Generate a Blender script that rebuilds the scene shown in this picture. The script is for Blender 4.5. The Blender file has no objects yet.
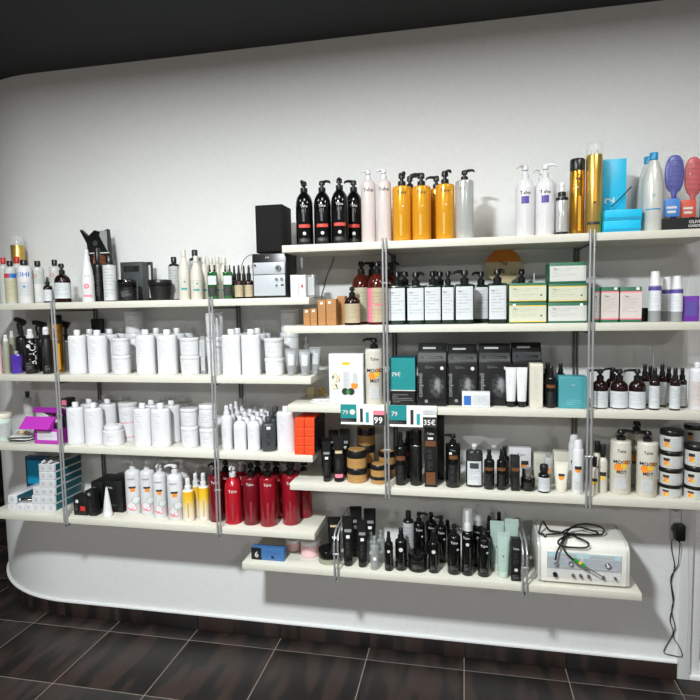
import bpy, bmesh, math, random
from mathutils import Matrix, Vector
random.seed(7)
S = bpy.context.scene
COL = S.collection

# ------------------------------------------------------------------ camera, world, lights, exposure
cam_d = bpy.data.cameras.new('camera'); cam = bpy.data.objects.new('camera', cam_d); COL.objects.link(cam)
YAW, PITCH, ROLL = 0.201658, 0.0812573, -0.0183513
cam_d.sensor_width = 36.0; cam_d.lens = 560.67 / 700 * 36; cam_d.clip_start = 0.02
def cam_matrix():
    F = Vector((-math.sin(YAW), math.cos(YAW), 0)); R = Vector((math.cos(YAW), math.sin(YAW), 0)); U = Vector((0, 0, 1))
    f2 = F * math.cos(PITCH) - U * math.sin(PITCH); u2 = U * math.cos(PITCH) + F * math.sin(PITCH)
    r3 = R * math.cos(ROLL) + u2 * math.sin(ROLL); u3 = -R * math.sin(ROLL) + u2 * math.cos(ROLL)
    m = Matrix((r3, u3, -f2)).transposed().to_4x4(); m.translation = Vector((0, -2.1815, 1.6)); return m
cam.matrix_world = cam_matrix()
S.camera = cam

W = bpy.data.worlds.new('room_ambience'); S.world = W; W.use_nodes = True
W.node_tree.nodes['Background'].inputs[0].default_value = (1.0, 0.99, 0.95, 1)
W.node_tree.nodes['Background'].inputs[1].default_value = 0.21

def area(name, loc, size, power, col):
    d = bpy.data.lights.new(name, 'AREA'); d.shape = 'SQUARE'; d.size = size; d.energy = power; d.color = col
    o = bpy.data.objects.new(name, d); COL.objects.link(o); o.location = loc
    return o
LAMPS = [(-0.80, -2.02, 0.22, 132, (.93, .985, 1.0)), (0.75, -0.80, 0.3, 9.5, (1.0, .985, .94)), (-1.45, -0.80, 0.3, 5.5, (1.0, .985, .94)), (-0.35, -0.80, 0.3, 5.5, (1.0, .985, .94)), (1.9, -4.6, 0.5, 60, (1.0, .985, .95)), (-2.4, -4.9, 0.5, 60, (1.0, .985, .95))]  # last four are invented: two brighten the upper wall, two rear ones give fill
for i, (lx, ly, ls, lp, lc) in enumerate(LAMPS):
    area('panel_light', (lx, ly, 2.695), ls, lp, lc)

S.view_settings.view_transform = 'Standard'; S.view_settings.look = 'None'
S.view_settings.exposure = 0.0; S.view_settings.gamma = 1.0; S.view_settings.use_curve_mapping = False

# ------------------------------------------------------------------ materials
def lin(hexs):
    r = [int(hexs[i:i + 2], 16) / 255 for i in (0, 2, 4)]
    return tuple((c / 12.92 if c <= 0.04045 else ((c + 0.055) / 1.055) ** 2.4) for c in r)
MATS = {}
def newmat(name):
    m = bpy.data.materials.new(name); m.use_nodes = True; MATS[name] = m
    return m, m.node_tree.nodes, m.node_tree.links, m.node_tree.nodes['Principled BSDF']
def pm(name, hexs, rough=0.4, metal=0.0, noise=0.05, scale=60.0, alpha=1.0, trans=0.0, bump=0.0, coat=0.0, emis=0):
    m, N, L, b = newmat(name); c = lin(hexs)
    nz = N.new('ShaderNodeTexNoise'); nz.inputs['Scale'].default_value = scale; nz.inputs['Detail'].default_value = 3
    tc = N.new('ShaderNodeTexCoord'); L.new(tc.outputs['Object'], nz.inputs['Vector'])
    mx = N.new('ShaderNodeMix'); mx.data_type = 'RGBA'; L.new(nz.outputs['Fac'], mx.inputs[0])
    mx.inputs[6].default_value = (*[x * (1 - noise) for x in c], 1); mx.inputs[7].default_value = (*[min(1, x * (1 + noise)) for x in c], 1)
    L.new(mx.outputs[2], b.inputs['Base Color'])
    b.inputs['Roughness'].default_value = rough; b.inputs['Metallic'].default_value = metal
    b.inputs['Alpha'].default_value = alpha; b.inputs['Transmission Weight'].default_value = trans; b.inputs['Coat Weight'].default_value = coat
    if bump:
        bp = N.new('ShaderNodeBump'); bp.inputs['Strength'].default_value = bump; bp.inputs['Distance'].default_value = 0.002
        L.new(nz.outputs['Fac'], bp.inputs['Height']); L.new(bp.outputs['Normal'], b.inputs['Normal'])
    return m
def M(name): return MATS[name]
def math_(N, L, op, a, b=None):
    n = N.new('ShaderNodeMath'); n.operation = op
    for i, v in enumerate((a, b)):
        if v is None: continue
        if isinstance(v, (int, float)): n.inputs[i].default_value = v
        else: L.new(v, n.inputs[i])
    return n.outputs[0]
def lm(name, base, ink, rows=10, box=(.1, .9, .12, .88), dens=.5, freq=22, rough=.45, amount=.34):
    """printed paper: rows of fine illegible print inside the box (u0,u1,v0,v1) of the label"""
    m, N, L, b = newmat(name)
    uv = N.new('ShaderNodeUVMap'); sp = N.new('ShaderNodeSeparateXYZ'); L.new(uv.outputs[0], sp.inputs[0])
    u, v = sp.outputs[0], sp.outputs[1]
    vr = math_(N, L, 'MULTIPLY', v, rows); fl = math_(N, L, 'FLOOR', vr); fr = math_(N, L, 'FRACT', vr)
    cb = N.new('ShaderNodeCombineXYZ'); L.new(math_(N, L, 'MULTIPLY', u, freq), cb.inputs[0]); L.new(math_(N, L, 'MULTIPLY', fl, 7.37), cb.inputs[1])
    nz = N.new('ShaderNodeTexNoise'); nz.inputs['Scale'].default_value = 1.0; nz.inputs['Detail'].default_value = 1; L.new(cb.outputs[0], nz.inputs['Vector'])
    wn = N.new('ShaderNodeTexWhiteNoise'); wn.noise_dimensions = '1D'; L.new(fl, wn.inputs['W'])
    end = math_(N, L, 'ADD', math_(N, L, 'MULTIPLY', wn.outputs['Value'], (box[1] - box[0]) * .75), box[0] + (box[1] - box[0]) * .25)
    k = math_(N, L, 'GREATER_THAN', nz.outputs['Fac'], 1 - dens - .08)
    for q in (math_(N, L, 'GREATER_THAN', fr, .3), math_(N, L, 'LESS_THAN', fr, .72), math_(N, L, 'GREATER_THAN', u, box[0]), math_(N, L, 'LESS_THAN', u, end),
              math_(N, L, 'GREATER_THAN', v, box[2]), math_(N, L, 'LESS_THAN', v, box[3])):
        k = math_(N, L, 'MULTIPLY', k, q)
    k = math_(N, L, 'MULTIPLY', k, amount)
    mx = N.new('ShaderNodeMix'); mx.data_type = 'RGBA'; L.new(k, mx.inputs[0])
    mx.inputs[6].default_value = (*lin(base), 1); mx.inputs[7].default_value = (*lin(ink), 1)
    L.new(mx.outputs[2], b.inputs['Base Color']); b.inputs['Roughness'].default_value = rough
    return m
def gradient(name, stops, rough=.35):
    """colour that changes with height on the label (print that fades from one ink to another)"""
    m, N, L, b = newmat(name)
    uv = N.new('ShaderNodeUVMap'); sp = N.new('ShaderNodeSeparateXYZ'); L.new(uv.outputs[0], sp.inputs[0])
    cr = N.new('ShaderNodeValToRGB'); e = cr.color_ramp.elements
    e[0].position = stops[0][0]; e[0].color = (*lin(stops[0][1]), 1); e[1].position = stops[-1][0]; e[1].color = (*lin(stops[-1][1]), 1)
    for p, c in stops[1:-1]:
        n = e.new(p); n.color = (*lin(c), 1)
    L.new(sp.outputs[1], cr.inputs[0]); L.new(cr.outputs[0], b.inputs['Base Color']); b.inputs['Roughness'].default_value = rough
    return m
def patchy(name, cols, scale=18, rough=.45, seedv=0.0):
    """printed picture: patches of several inks"""
    m, N, L, b = newmat(name)
    uv = N.new('ShaderNodeUVMap'); nz = N.new('ShaderNodeTexNoise'); nz.inputs['Scale'].default_value = scale; nz.inputs['Detail'].default_value = 2
    mp = N.new('ShaderNodeMapping'); mp.inputs['Location'].default_value = (seedv, seedv * 2, 0); L.new(uv.outputs[0], mp.inputs[0]); L.new(mp.outputs[0], nz.inputs['Vector'])
    cr = N.new('ShaderNodeValToRGB'); cr.color_ramp.interpolation = 'CONSTANT'; e = cr.color_ramp.elements
    k = len(cols)
    for i, c in enumerate(cols):
        p = 0.0 if i == 0 else .34 + .32 * i / k
        if i == 0: el = e[0]; el.position = 0
        elif i == 1: el = e[1]; el.position = p
        else: el = e.new(p)
        el.color = (*lin(c), 1)
    L.new(nz.outputs['Fac'], cr.inputs[0]); L.new(cr.outputs[0], b.inputs['Base Color']); b.inputs['Roughness'].default_value = rough
    return m

for a in [
 # name, colour, roughness, metallic
 ('wall_paint', 'eaebea', .75, 0), ('shelf_laminate', 'd8d6c9', .45, 0), ('ceiling_paint', '2b3030', .8, 0), ('dark_room_shade', '0d0d10', .9, 0),
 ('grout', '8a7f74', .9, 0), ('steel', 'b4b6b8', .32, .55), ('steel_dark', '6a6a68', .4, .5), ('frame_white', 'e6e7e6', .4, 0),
 ('white_plastic', 'dddde0', .38, 0), ('white_gloss', 'dfdfe1', .22, 0), ('pearl', 'd3cfc2', .3, 0), ('pearl_grey', 'cfd0cb', .28, .15), ('cream', 'e3dfd0', .4, 0),
 ('black_gloss', '0b0b0c', .14, 0), ('black_plastic', '131314', .32, 0), ('black_matte', '0e0e0f', .5, 0), ('black_card', '111213', .45, 0), ('charcoal', '3d4043', .4, 0), ('speaker_black', '060606', .9, 0), ('machine_white', 'e6e4dc', .4, 0),
 ('gold_bottle', 'e3a126', .25, .2), ('gold_can', 'b9862f', .25, .8), ('gold_can_pale', 'c9a85a', .28, .7), ('gold_jar', 'b58a52', .4, .1), ('copper_print', '7d5236', .35, .3),
 ('pink_white', 'd9cdca', .3, 0), ('pink_print', 'ec7f93', .5, 0), ('red_print', 'c8322f', .5, 0), ('red_stripe', 'd8483c', .5, 0), ('red_cap', 'c4202c', .4, 0),
 ('silver_bottle', 'c9ccca', .22, .35), ('red_bottle', '8e0e20', .22, 0), ('red_bottle_bright', 'ac1423', .2, 0), ('dark_red_bottle', '700e1c', .25, 0),
 ('amber', '4a1710', .12, 0), ('dark_amber', '1f0d0b', .12, 0), ('dark_green_glass', '0f2419', .12, 0), ('green_glass', '1d5a2a', .12, 0), ('green_card', '2f6b4f', .5, 0),
 ('kraft', 'b07c48', .7, 0), ('cyan_card', '0fbbe6', .4, 0), ('cyan_card_deep', '1292bd', .4, 0), ('blue_cap', '1f8fc0', .35, 0), ('teal_card', '17888a', .45, 0), ('teal_deep', '0c5a68', .45, 0), ('teal_pale', '4a9aa3', .45, 0),
 ('navy_card', '123f63', .45, 0), ('purple_card', '6d2ea0', .35, 0), ('purple_liquid', '4a2f9a', .1, 0), ('purple_print', '5a4a9c', .5, 0), ('magenta_card', 'b936b4', .45, 0), ('magenta_deep', '8d2390', .45, 0),
 ('orange_card', 'ea4a1d', .5, 0), ('orange_print', 'f0902a', .5, 0), ('yellow_print', 'ecc23a', .5, 0), ('mint', 'aec4bb', .4, 0), ('pale_green', 'c4d6cc', .45, 0), ('pink_jar', 'efc5c8', .4, 0),
 ('blue_card', '3f6fa8', .45, 0), ('blue_print', '2f6fc0', .5, 0), ('grey_tube', 'a3a6a8', .3, .2), ('grey_plastic', '9b9ea0', .4, 0), ('silver_panel', 'b9bfc4', .4, 0), ('silver_metal', 'c8c8c8', .2, 1),
 ('grey_print', '8b8d90', .5, 0), ('strip_blue', 'b5d3da', .45, 0), ('field_grey', 'aab0b8', .45, 0), ('pale_print', 'd5d5d2', .5, 0), ('ink', '2a2a2c', .5, 0), ('sticker_white', 'f4f4f0', .5, 0), ('red_brush', 'c5424a', .35, 0), ('blue_brush', '3b3fa0', .35, 0), ('blue_tag', '4f86cf', .4, 0), ('red_tag', 'd5604e', .4, 0),
 ('beige_card', 'd6d2c4', .5, 0), ('tan_print', 'cdbd96', .5, 0), ('green_print', '2f9a3c', .3, 0), ('olive_body', '9a9c88', .4, 0), ('cable_black', '0c0c0d', .45, 0), ('cable_brown', '3a3029', .5, 0), ('cable_white', 'dcdcd8', .5, 0), ('grey_card', '6a6d6e', .5, 0), ('dark_grey_card', '3f4344', .5, 0), ('teal_print', '2b9aa0', .5, 0)]:
    pm(*a)
pm('clear_plastic', 'e4e8e8', .12, alpha=.24); pm('clear_grey', 'aab0b0', .12, alpha=.55); pm('clear_bottle', 'd3d6d2', .15, alpha=.8); pm('clear_bag', 'e8ecec', .1, alpha=.03); pm('clear_film', 'e8ecec', .1, alpha=.09)
pm('door_glass', '15181a', .05)
lm('label_white', 'cfd3d6', '62666c', 11, (.12, .95, .15, .9)); lm('label_pale', 'c9cccc', '6d7175', 12, (.12, .9, .1, .92)); lm('label_tan', 'b8a98b', '7a6a4a', 10, (.15, .9, .1, .9)); lm('label_cream', 'b9b49a', '8a8460', 10, (.15, .9, .1, .9))
lm('label_bottle', 'dddde0', '6a6e76', 16, (.08, .6, .45, .93), .45, 18, .38, .3); lm('label_jar', 'dddde0', '666a70', 9, (.15, .7, .2, .85), .5, 14)
lm('label_box', 'cfd0cb', '7f8583', 8, (.14, .75, .25, .85), .5, 26); lm('label_box_yellow', 'ced0ba', '7f8573', 8, (.14, .75, .25, .85), .5, 26)
lm('label_pinkbox', 'd0c6c2', '7b706e', 14, (.2, .9, .2, .85), .5, 16); lm('label_silver', 'dfe2e6', '6d7076', 14, (.15, .85, .1, .9)); lm('label_grey', 'b9bcbd', '5c5f62', 12, (.15, .9, .1, .9))
lm('label_pinktext', 'd9cdca', 'e07086', 30, (.05, .95, .02, .98), .6, 6); lm('label_blacktext', '0d0d0e', 'c9c9c9', 34, (.05, .95, .02, .98), .5, 5); lm('label_redtext', '8e0e20', 'd8a8a8', 34, (.05, .95, .02, .98), .5, 5)
lm('label_whitetext', 'dfdfe1', '9a9ca4', 34, (.05, .95, .02, .98), .5, 5); lm('label_goldtext', 'e2a22a', '6f4d12', 34, (.05, .95, .02, .98), .55, 5); lm('label_blackinfo', '141415', 'b5b5b2', 7, (.08, .95, .1, .9), .55, 14); lm('label_blackfine', '101011', '77787a', 10, (.1, .9, .05, .95), .45, 14)
lm('label_kraft', 'b07c48', '7c5228', 12, (.2, .9, .1, .8), .5, 8); lm('label_beige', 'd6d2c4', '9a968a', 20, (.3, .7, .1, .9), .5, 8); lm('label_mint', 'aec4bb', '4d6f66', 16, (.3, .8, .1, .85), .35, 8); lm('label_orange', 'ea4a1d', '8f2a10', 5, (.2, .85, .25, .7), .6, 10)
lm('label_magenta', 'd9d6de', '7d7a86', 6, (.1, .9, .2, .8), .6, 18); lm('label_bluebox', '3f6fa8', '16365e', 6, (.15, .85, .15, .85), .55, 14); lm('label_teal', '4a9aa3', '9fd0d2', 14, (.3, .85, .05, .3), .5, 14); lm('label_tealdark', '17888a', '0e5c60', 7, (.1, .7, .6, .95), .4, 10)
lm('label_whitesmall', 'd2d4d8', '7a7f86', 5, (.25, .8, .2, .85), .5, 8); lm('label_pinkjar', 'efc5c8', 'b58088', 6, (.15, .85, .2, .8), .5, 12); lm('label_gold', 'b58a52', '5f3f14', 5, (.1, .95, .15, .75), .5, 14); lm('label_olive', '9a9c88', '4a4c40', 5, (.1, .95, .2, .8), .5, 12)
gradient('yellow_fade', [(0, 'ecdcd0'), (.35, 'eed9b0'), (.7, 'eec53c'), (1, 'f0b91e')]); gradient('hair_face', [(0, '101112'), (.45, '4a4a4c'), (.7, '2a2a2c'), (1, '141516')])
patchy('orange_art', ['eceae2', 'f0902a', '1f1d1c', 'f2b03a'], 5, seedv=1.3); patchy('swirl_art', ['eef0f1', '7fc6b6', 'eef0f1', 'e0567c'], 4.5, seedv=4.1); patchy('photo_art', ['1a1718', 'c8734a', '8a4a35', '1a1718'], 4, seedv=.7); patchy('stripe_art', ['e6e6e6', '3a3c40', 'dcdcdc', '55585e'], 9, seedv=3); patchy('fruit_art', ['ecedea', 'e9b04a', 'ecedea', '5a6a54'], 4, seedv=6.3)

def portrait(name):
    m, N, L, b = newmat(name); uv = N.new('ShaderNodeUVMap'); mp = N.new('ShaderNodeMapping'); mp.inputs['Location'].default_value = (-.5, -.55, 0); L.new(uv.outputs[0], mp.inputs[0])
    sc = N.new('ShaderNodeVectorMath'); sc.operation = 'MULTIPLY'; sc.inputs[1].default_value = (2.3, 1.7, 0); L.new(mp.outputs[0], sc.inputs[0])
    ln = N.new('ShaderNodeVectorMath'); ln.operation = 'LENGTH'; L.new(sc.outputs[0], ln.inputs[0])
    nz = N.new('ShaderNodeTexNoise'); nz.inputs['Scale'].default_value = 5; L.new(uv.outputs[0], nz.inputs['Vector'])
    k = math_(N, L, 'ADD', ln.outputs['Value'], math_(N, L, 'MULTIPLY', math_(N, L, 'SUBTRACT', nz.outputs['Fac'], .5), 1.5))
    cr = N.new('ShaderNodeValToRGB'); e = cr.color_ramp.elements; e[0].position = .1; e[0].color = (*lin('8a8a8b'), 1); e[1].position = .85; e[1].color = (*lin('17181a'), 1); q = e.new(.45); q.color = (*lin('515254'), 1)
    L.new(k, cr.inputs[0]); L.new(cr.outputs[0], b.inputs['Base Color']); b.inputs['Roughness'].default_value = .4
portrait('face_art')

lm('label_headline', '111213', 'cfcfcc', 1, (.04, .96, .0, 1), .62, 15, .4, .85)


# ------------------------------------------------------------------ mesh helpers
class MB:
    def __init__(s): s.v = []; s.f = []; s.uv = {}
    def loft(s, rings, seg=20, cx=0, cy=0, n=2.0, close=True):
        """rings: (z, rx, ry[, offset_x, offset_y])"""
        st = len(s.v); e = 2.0 / n
        for r in rings:
            z, rx, ry = r[:3]; ox, oy = (r[3], r[4]) if len(r) > 3 else (0, 0)
            for i in range(seg):
                t = 2 * math.pi * i / seg; c, q = math.cos(t), math.sin(t)
                s.v.append((cx + ox + rx * math.copysign(abs(c) ** e, c), cy + oy + ry * math.copysign(abs(q) ** e, q), z))
        for j in range(len(rings) - 1):
            for i in range(seg):
                a = st + j * seg + i; b = st + j * seg + (i + 1) % seg
                s.f.append((a, b, b + seg, a + seg))
        if close:
            s.f.append(tuple(st + i for i in reversed(range(seg)))); s.f.append(tuple(st + (len(rings) - 1) * seg + i for i in range(seg)))
        return s
    def box(s, x0, x1, y0, y1, z0, z1):
        st = len(s.v)
        s.v += [(x0, y0, z0), (x1, y0, z0), (x1, y1, z0), (x0, y1, z0), (x0, y0, z1), (x1, y0, z1), (x1, y1, z1), (x0, y1, z1)]
        s.f += [tuple(st + i for i in q) for q in ((0, 3, 2, 1), (4, 5, 6, 7), (0, 1, 5, 4), (1, 2, 6, 5), (2, 3, 7, 6), (3, 0, 4, 7))]
        return s
    def prism(s, poly, y0, y1):
        """polygon in x,z pushed from y0 to y1"""
        st = len(s.v); k = len(poly)
        s.v += [(x, y0, z) for x, z in poly] + [(x, y1, z) for x, z in poly]
        s.f.append(tuple(st + i for i in range(k))); s.f.append(tuple(st + k + i for i in reversed(range(k))))
        for i in range(k):
            j = (i + 1) % k; s.f.append((st + i, st + k + i, st + k + j, st + j))
        return s
    def prism_x(s, poly, x0, x1):
        """polygon in y,z pushed from x0 to x1"""
        st = len(s.v); k = len(poly)
        s.v += [(x0, y, z) for y, z in poly] + [(x1, y, z) for y, z in poly]
        s.f.append(tuple(st + i for i in reversed(range(k)))); s.f.append(tuple(st + k + i for i in range(k)))
        for i in range(k):
            j = (i + 1) % k; s.f.append((st + i, st + j, st + k + j, st + k + i))
        return s
    def tube(s, pts, r, seg=8, r2=None):
        st = len(s.v); P = [Vector(p) for p in pts]; k = len(P); up = Vector((.123, .347, .93))
        for i, p in enumerate(P):
            t = (P[min(i + 1, k - 1)] - P[max(i - 1, 0)]).normalized()
            a = t.cross(up)
            if a.length < 1e-3: a = t.cross(Vector((1, 0, 0)))
            a.normalize(); b = t.cross(a); rr = r if r2 is None else r + (r2 - r) * i / (k - 1)
            for q in range(seg):
                an = 2 * math.pi * q / seg; s.v.append(tuple(p + (a * math.cos(an) + b * math.sin(an)) * rr))
        for j in range(k - 1):
            for i in range(seg):
                a = st + j * seg + i; b = st + j * seg + (i + 1) % seg; s.f.append((a, a + seg, b + seg, b))
        s.f.append(tuple(st + i for i in range(seg))); s.f.append(tuple(st + (k - 1) * seg + i for i in reversed(range(seg))))
        return s
    def build(s, name, mat, parent=None, bevel=0.0, smooth=True, loc=None, angle=40):
        me = bpy.data.meshes.new(name); me.from_pydata(s.v, [], s.f)
        if bevel:
            bm = bmesh.new(); bm.from_mesh(me); bmesh.ops.recalc_face_normals(bm, faces=bm.faces)
            bmesh.ops.bevel(bm, geom=[e for e in bm.edges if e.calc_face_angle(0) > .5], offset=bevel, segments=2, profile=.5, affect='EDGES'); bm.to_mesh(me); bm.free()
        if smooth:
            me.polygons.foreach_set('use_smooth', [True] * len(me.polygons)); me.set_sharp_from_angle(angle=math.radians(angle))
        me.materials.append(M(mat) if isinstance(mat, str) else mat)
        o = bpy.data.objects.new(name, me); COL.objects.link(o)
        if parent: o.parent = parent
        if loc: o.location = loc
        return o
def obj_from(name, v, f, mat, parent, uvs=None):
    me = bpy.data.meshes.new(name); me.from_pydata(v, [], f)
    if uvs:
        ul = me.uv_layers.new(name='UVMap')
        for lp in me.loops: ul.data[lp.index].uv = uvs[lp.vertex_index]
    me.materials.append(M(mat)); o = bpy.data.objects.new(name, me); COL.objects.link(o); o.parent = parent
    me.polygons.foreach_set('use_smooth', [True] * len(me.polygons))
    return o
def thing(name, label, cat, loc=(0, 0, 0), rot=0.0, group=None):
    o = bpy.data.objects.new(name, None); COL.objects.link(o); o.empty_display_size = .05
    o.location = loc; o.rotation_euler = (0, 0, math.radians(rot)); o['label'] = label; o['category'] = cat
    if group: o['group'] = group
    return o
def tag(o, label, cat, group=None):
    o['label'] = label; o['category'] = cat
    if group: o['group'] = group
    return o
def struct(o): o['kind'] = 'structure'; return o

TEXTS = {}
def text_geo(t):
    if t not in TEXTS:
        c = bpy.data.curves.new('lettering_curve', 'FONT'); c.body = t; c.resolution_u = 2; c.offset = .012; c.align_x = 'CENTER'
        o = bpy.data.objects.new('lettering_curve', c); me = bpy.data.meshes.new_from_object(o)
        v = [tuple(p.co) for p in me.vertices]; f = [tuple(p.vertices) for p in me.polygons]
        x0, x1 = min(p[0] for p in v), max(p[0] for p in v); y0, y1 = min(p[1] for p in v), max(p[1] for p in v)
        s = 1 / (y1 - y0); v = [((p[0] - (x0 + x1) / 2) * s, (p[1] - (y0 + y1) / 2) * s) for p in v]
        TEXTS[t] = (v, f); bpy.data.objects.remove(o); bpy.data.curves.remove(c); bpy.data.meshes.remove(me)
    return TEXTS[t]

def prints(root, surf, rx, h, plist):
    """flat print that follows the front surface of a body; surf(x, z) gives the local y of the surface"""
    for k, p in enumerate(plist):
        off = .0006 + .0003 * k
        if p[0] == 'L':                                   # label or printed band
            _, x0, x1, z0, z1, mat = p[:6]; nx = 10 if x1 - x0 > .8 else 5; nz = 4
            v, uvs, f = [], [], []
            for j in range(nz + 1):
                for i in range(nx + 1):
                    fx = x0 + (x1 - x0) * i / nx
                    if abs(x0) > .85 or abs(x1) > .85: fx = math.sin(math.asin(max(-1, min(1, x0))) + (math.asin(max(-1, min(1, x1))) - math.asin(max(-1, min(1, x0)))) * i / nx)
                    z = (z0 + (z1 - z0) * j / nz) * h; x = fx * rx; q = surf(x, z)
                    x *= 1 + off / rx
                    v.append((x, q - off, z)); uvs.append((i / nx, j / nz))
            for j in range(nz):
                for i in range(nx): a = j * (nx + 1) + i; f.append((a, a + 1, a + nx + 2, a + nx + 1))
            obj_from(p[6] if len(p) > 6 else 'label', v, f, mat, root, uvs)
        elif p[0] == 'T':                                 # lettering
            _, t, xc, zc, hz, mat = p[:6]; vert = len(p) > 6 and p[6]
            v2, f = text_geo(t); s = hz * h; v = []
            for a, b in v2:
                if vert: a, b = -b, a
                x = xc * rx + a * s; z = zc * h + b * s; v.append((x, surf(max(-rx * .98, min(rx * .98, x)), z) - off, z))
            obj_from('lettering', v, f, mat, root)
        elif p[0] == 'D':                                 # round mark
            _, xc, zc, r, mat = p[:5]; r *= rx; v = [(xc * rx, surf(xc * rx, zc * h) - off, zc * h)]; uvs = [(.5, .5)]
            for i in range(16):
                t = 2 * math.pi * i / 16; x = xc * rx + r * math.cos(t); z = zc * h + r * math.sin(t)
                v.append((x, surf(max(-rx * .98, min(rx * .98, x)), z) - off, z)); uvs.append((.5 + .5 * math.cos(t), .5 + .5 * math.sin(t)))
            obj_from(p[5] if len(p) > 5 else 'printed_mark', v, [(0, i + 1, (i + 1) % 16 + 1) for i in range(16)], mat, root, uvs)

SHAPES = {   # radius and height fractions of a bottle body up to its neck
 'flat':  [(.95, 0), (1, .012), (1, .955), (.985, .975), (.93, .992), (.8, 1.0)],
 'dome':  [(.93, 0), (1, .015), (1, .74), (.975, .80), (.90, .86), (.77, .915), (.60, .955), (.44, .985), (.38, 1.0)],
 'slope': [(.95, 0), (1, .012), (1, .83), (.96, .88), (.80, .94), (.55, .98), (.45, 1.0)],
 'soft':  [(.95, 0), (1, .012), (1, .90), (.97, .935), (.88, .965), (.70, .985), (.45, 1.0)],
 'taper': [(.93, 0), (1, .015), (1, .45), (.96, .56), (.86, .68), (.72, .80), (.58, .90), (.46, 1.0)],
 'taper2': [(.93, 0), (1, .015), (1, .55), (.97, .65), (.88, .76), (.74, .86), (.56, .94), (.42, 1.0)],
 'cyl':   [(.96, 0), (1, .01), (1, .99), (.97, 1.0)],
}
def body_of(root, w, hb, p, name='body'):
    prof = SHAPES[p.get('style', 'flat')]; rx = w / 2; ry = rx * p.get('dr', 1.0); n = p.get('n', 2.0)
    seg = 28 if n > 2 else 22
    MB().loft([(z * hb, r * rx, r * ry) for r, z in prof], seg=seg, n=n).build(name, p['body'], root)
    def surf(x, z):
        q = max(0, min(1, z / hb)); r = prof[-1][0]
        for (r0, z0), (r1, z1) in zip(prof, prof[1:]):
            if z0 <= q <= z1: r = r0 + (r1 - r0) * (q - z0) / max(1e-6, z1 - z0); break
        return -ry * r * max(0, 1 - min(1, abs(x) / (rx * r)) ** n) ** (1 / n)
    return surf, rx
def ring(z, r): return (z, r, r)
def k_pump(root, w, h, p, spout):
    hb = p.get('hb', .82) * h; surf, rx = body_of(root, w, hb, p); a = h - hb; r = w * p.get('neck', .17)
    MB().loft([ring(hb - .002, r * 1.05), ring(hb + a * .02, r * 1.1), ring(hb + a * .36, r * 1.1), ring(hb + a * .40, r * .8), ring(hb + a * .46, r * .5), ring(hb + a * .62, r * .5)], 14).build('collar', p['pump'], root)
    t = math.radians(spout or 0); d = Vector((math.sin(t), -math.cos(t), 0)); L = w * p.get('spl', .55)
    m = MB().loft([ring(hb + a * .58, r * .62), ring(hb + a * .62, r * .95), ring(hb + a * .86, r * .9), ring(hb + a * .97, r * .75), ring(h, r * .4)], 14)
    z = hb + a * .86
    m.tube([d * (r * .2) + Vector((0, 0, z)), d * (L * .55) + Vector((0, 0, z + a * .04)), d * (L * .9) + Vector((0, 0, z - a * .02)), d * L + Vector((0, 0, z - a * .16))], r * .5, 8, r * .3)
    m.build('pump', p['pump'], root)
    return surf, rx
def k_cap(root, w, h, p, spout):
    hb = p.get('hb', .86) * h; surf, rx = body_of(root, w, hb, p); r = w * p.get('capr', .19)
    MB().loft([ring(hb - .001, r * .8), ring(hb + (h - hb) * .12, r * .8), ring(hb + (h - hb) * .13, r), ring(h - .002, r), ring(h, r * .9)], 16).build('cap', p['cap'], root)
    return surf, rx
def k_mist(root, w, h, p, spout):
    hb = p.get('hb', .76) * h; surf, rx = body_of(root, w, hb, p); a = h - hb; r = w * p.get('neck', .27)
    MB().loft([ring(hb - .001, r), ring(hb + a * .34, r), ring(hb + a * .38, r * .8)], 14).build('collar', p.get('collar', p['cap']), root)
    m = MB().loft([ring(hb + a * .36, r * .72), ring(hb + a * .75, r * .72), ring(hb + a * .94, r * .66), ring(h, r * .5)], 14)
    m.tube([(0, -r * .5, hb + a * .78), (0, -r * .95, hb + a * .78)], r * .22, 8); m.build('spray_head', p['cap'], root)
    if p.get('over'):
        MB().loft([ring(hb + .001, rx * .93), ring(h * 1.01, rx * .86), ring(h * 1.03, rx * .78)], 20).build('overcap', p['over'], root)
    return surf, rx
def k_aero(root, w, h, p, spout):
    hb = p.get('hb', .84) * h; surf, rx = body_of(root, w, hb, dict(p, style='cyl'))
    if p.get('over'):
        a = h - hb
        MB().loft([ring(hb, rx * .92), ring(hb + a * .12, rx * .8), ring(hb + a * .2, rx * .45), ring(hb + a * .5, rx * .42), ring(hb + a * .55, rx * .3)], 16).build('nozzle', p['cap'], root)
        MB().loft([ring(hb + .001, rx * .97), ring(h - .004, rx * .95), ring(h, rx * .88)], 20).build('overcap', p['over'], root)
    else:
        c = p.get('capr', .96); a = h - hb
        rings = [ring(hb, rx * .97), ring(hb + a * .06, rx * c), ring(h - a * .1, rx * c * p.get('ct', 1)), ring(h, rx * c * .9 * p.get('ct', 1))]
        MB().loft(rings, 20).build('cap', p['cap'], root)
    return surf, rx
def k_drop(root, w, h, p, spout):
    hb = p.get('hb', .62) * h; surf, rx = body_of(root, w, hb, p); a = h - hb; r = w * .24
    MB().loft([ring(hb - .001, r), ring(hb + a * .4, r), ring(hb + a * .44, r * .75)], 12).build('collar', p['cap'], root)
    MB().loft([ring(hb + a * .42, r * .6), ring(hb + a * .85, r * .5), ring(hb + a * .97, r * .38), ring(h, r * .15)], 12).build('dropper_bulb', p['cap'], root)
    return surf, rx
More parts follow.
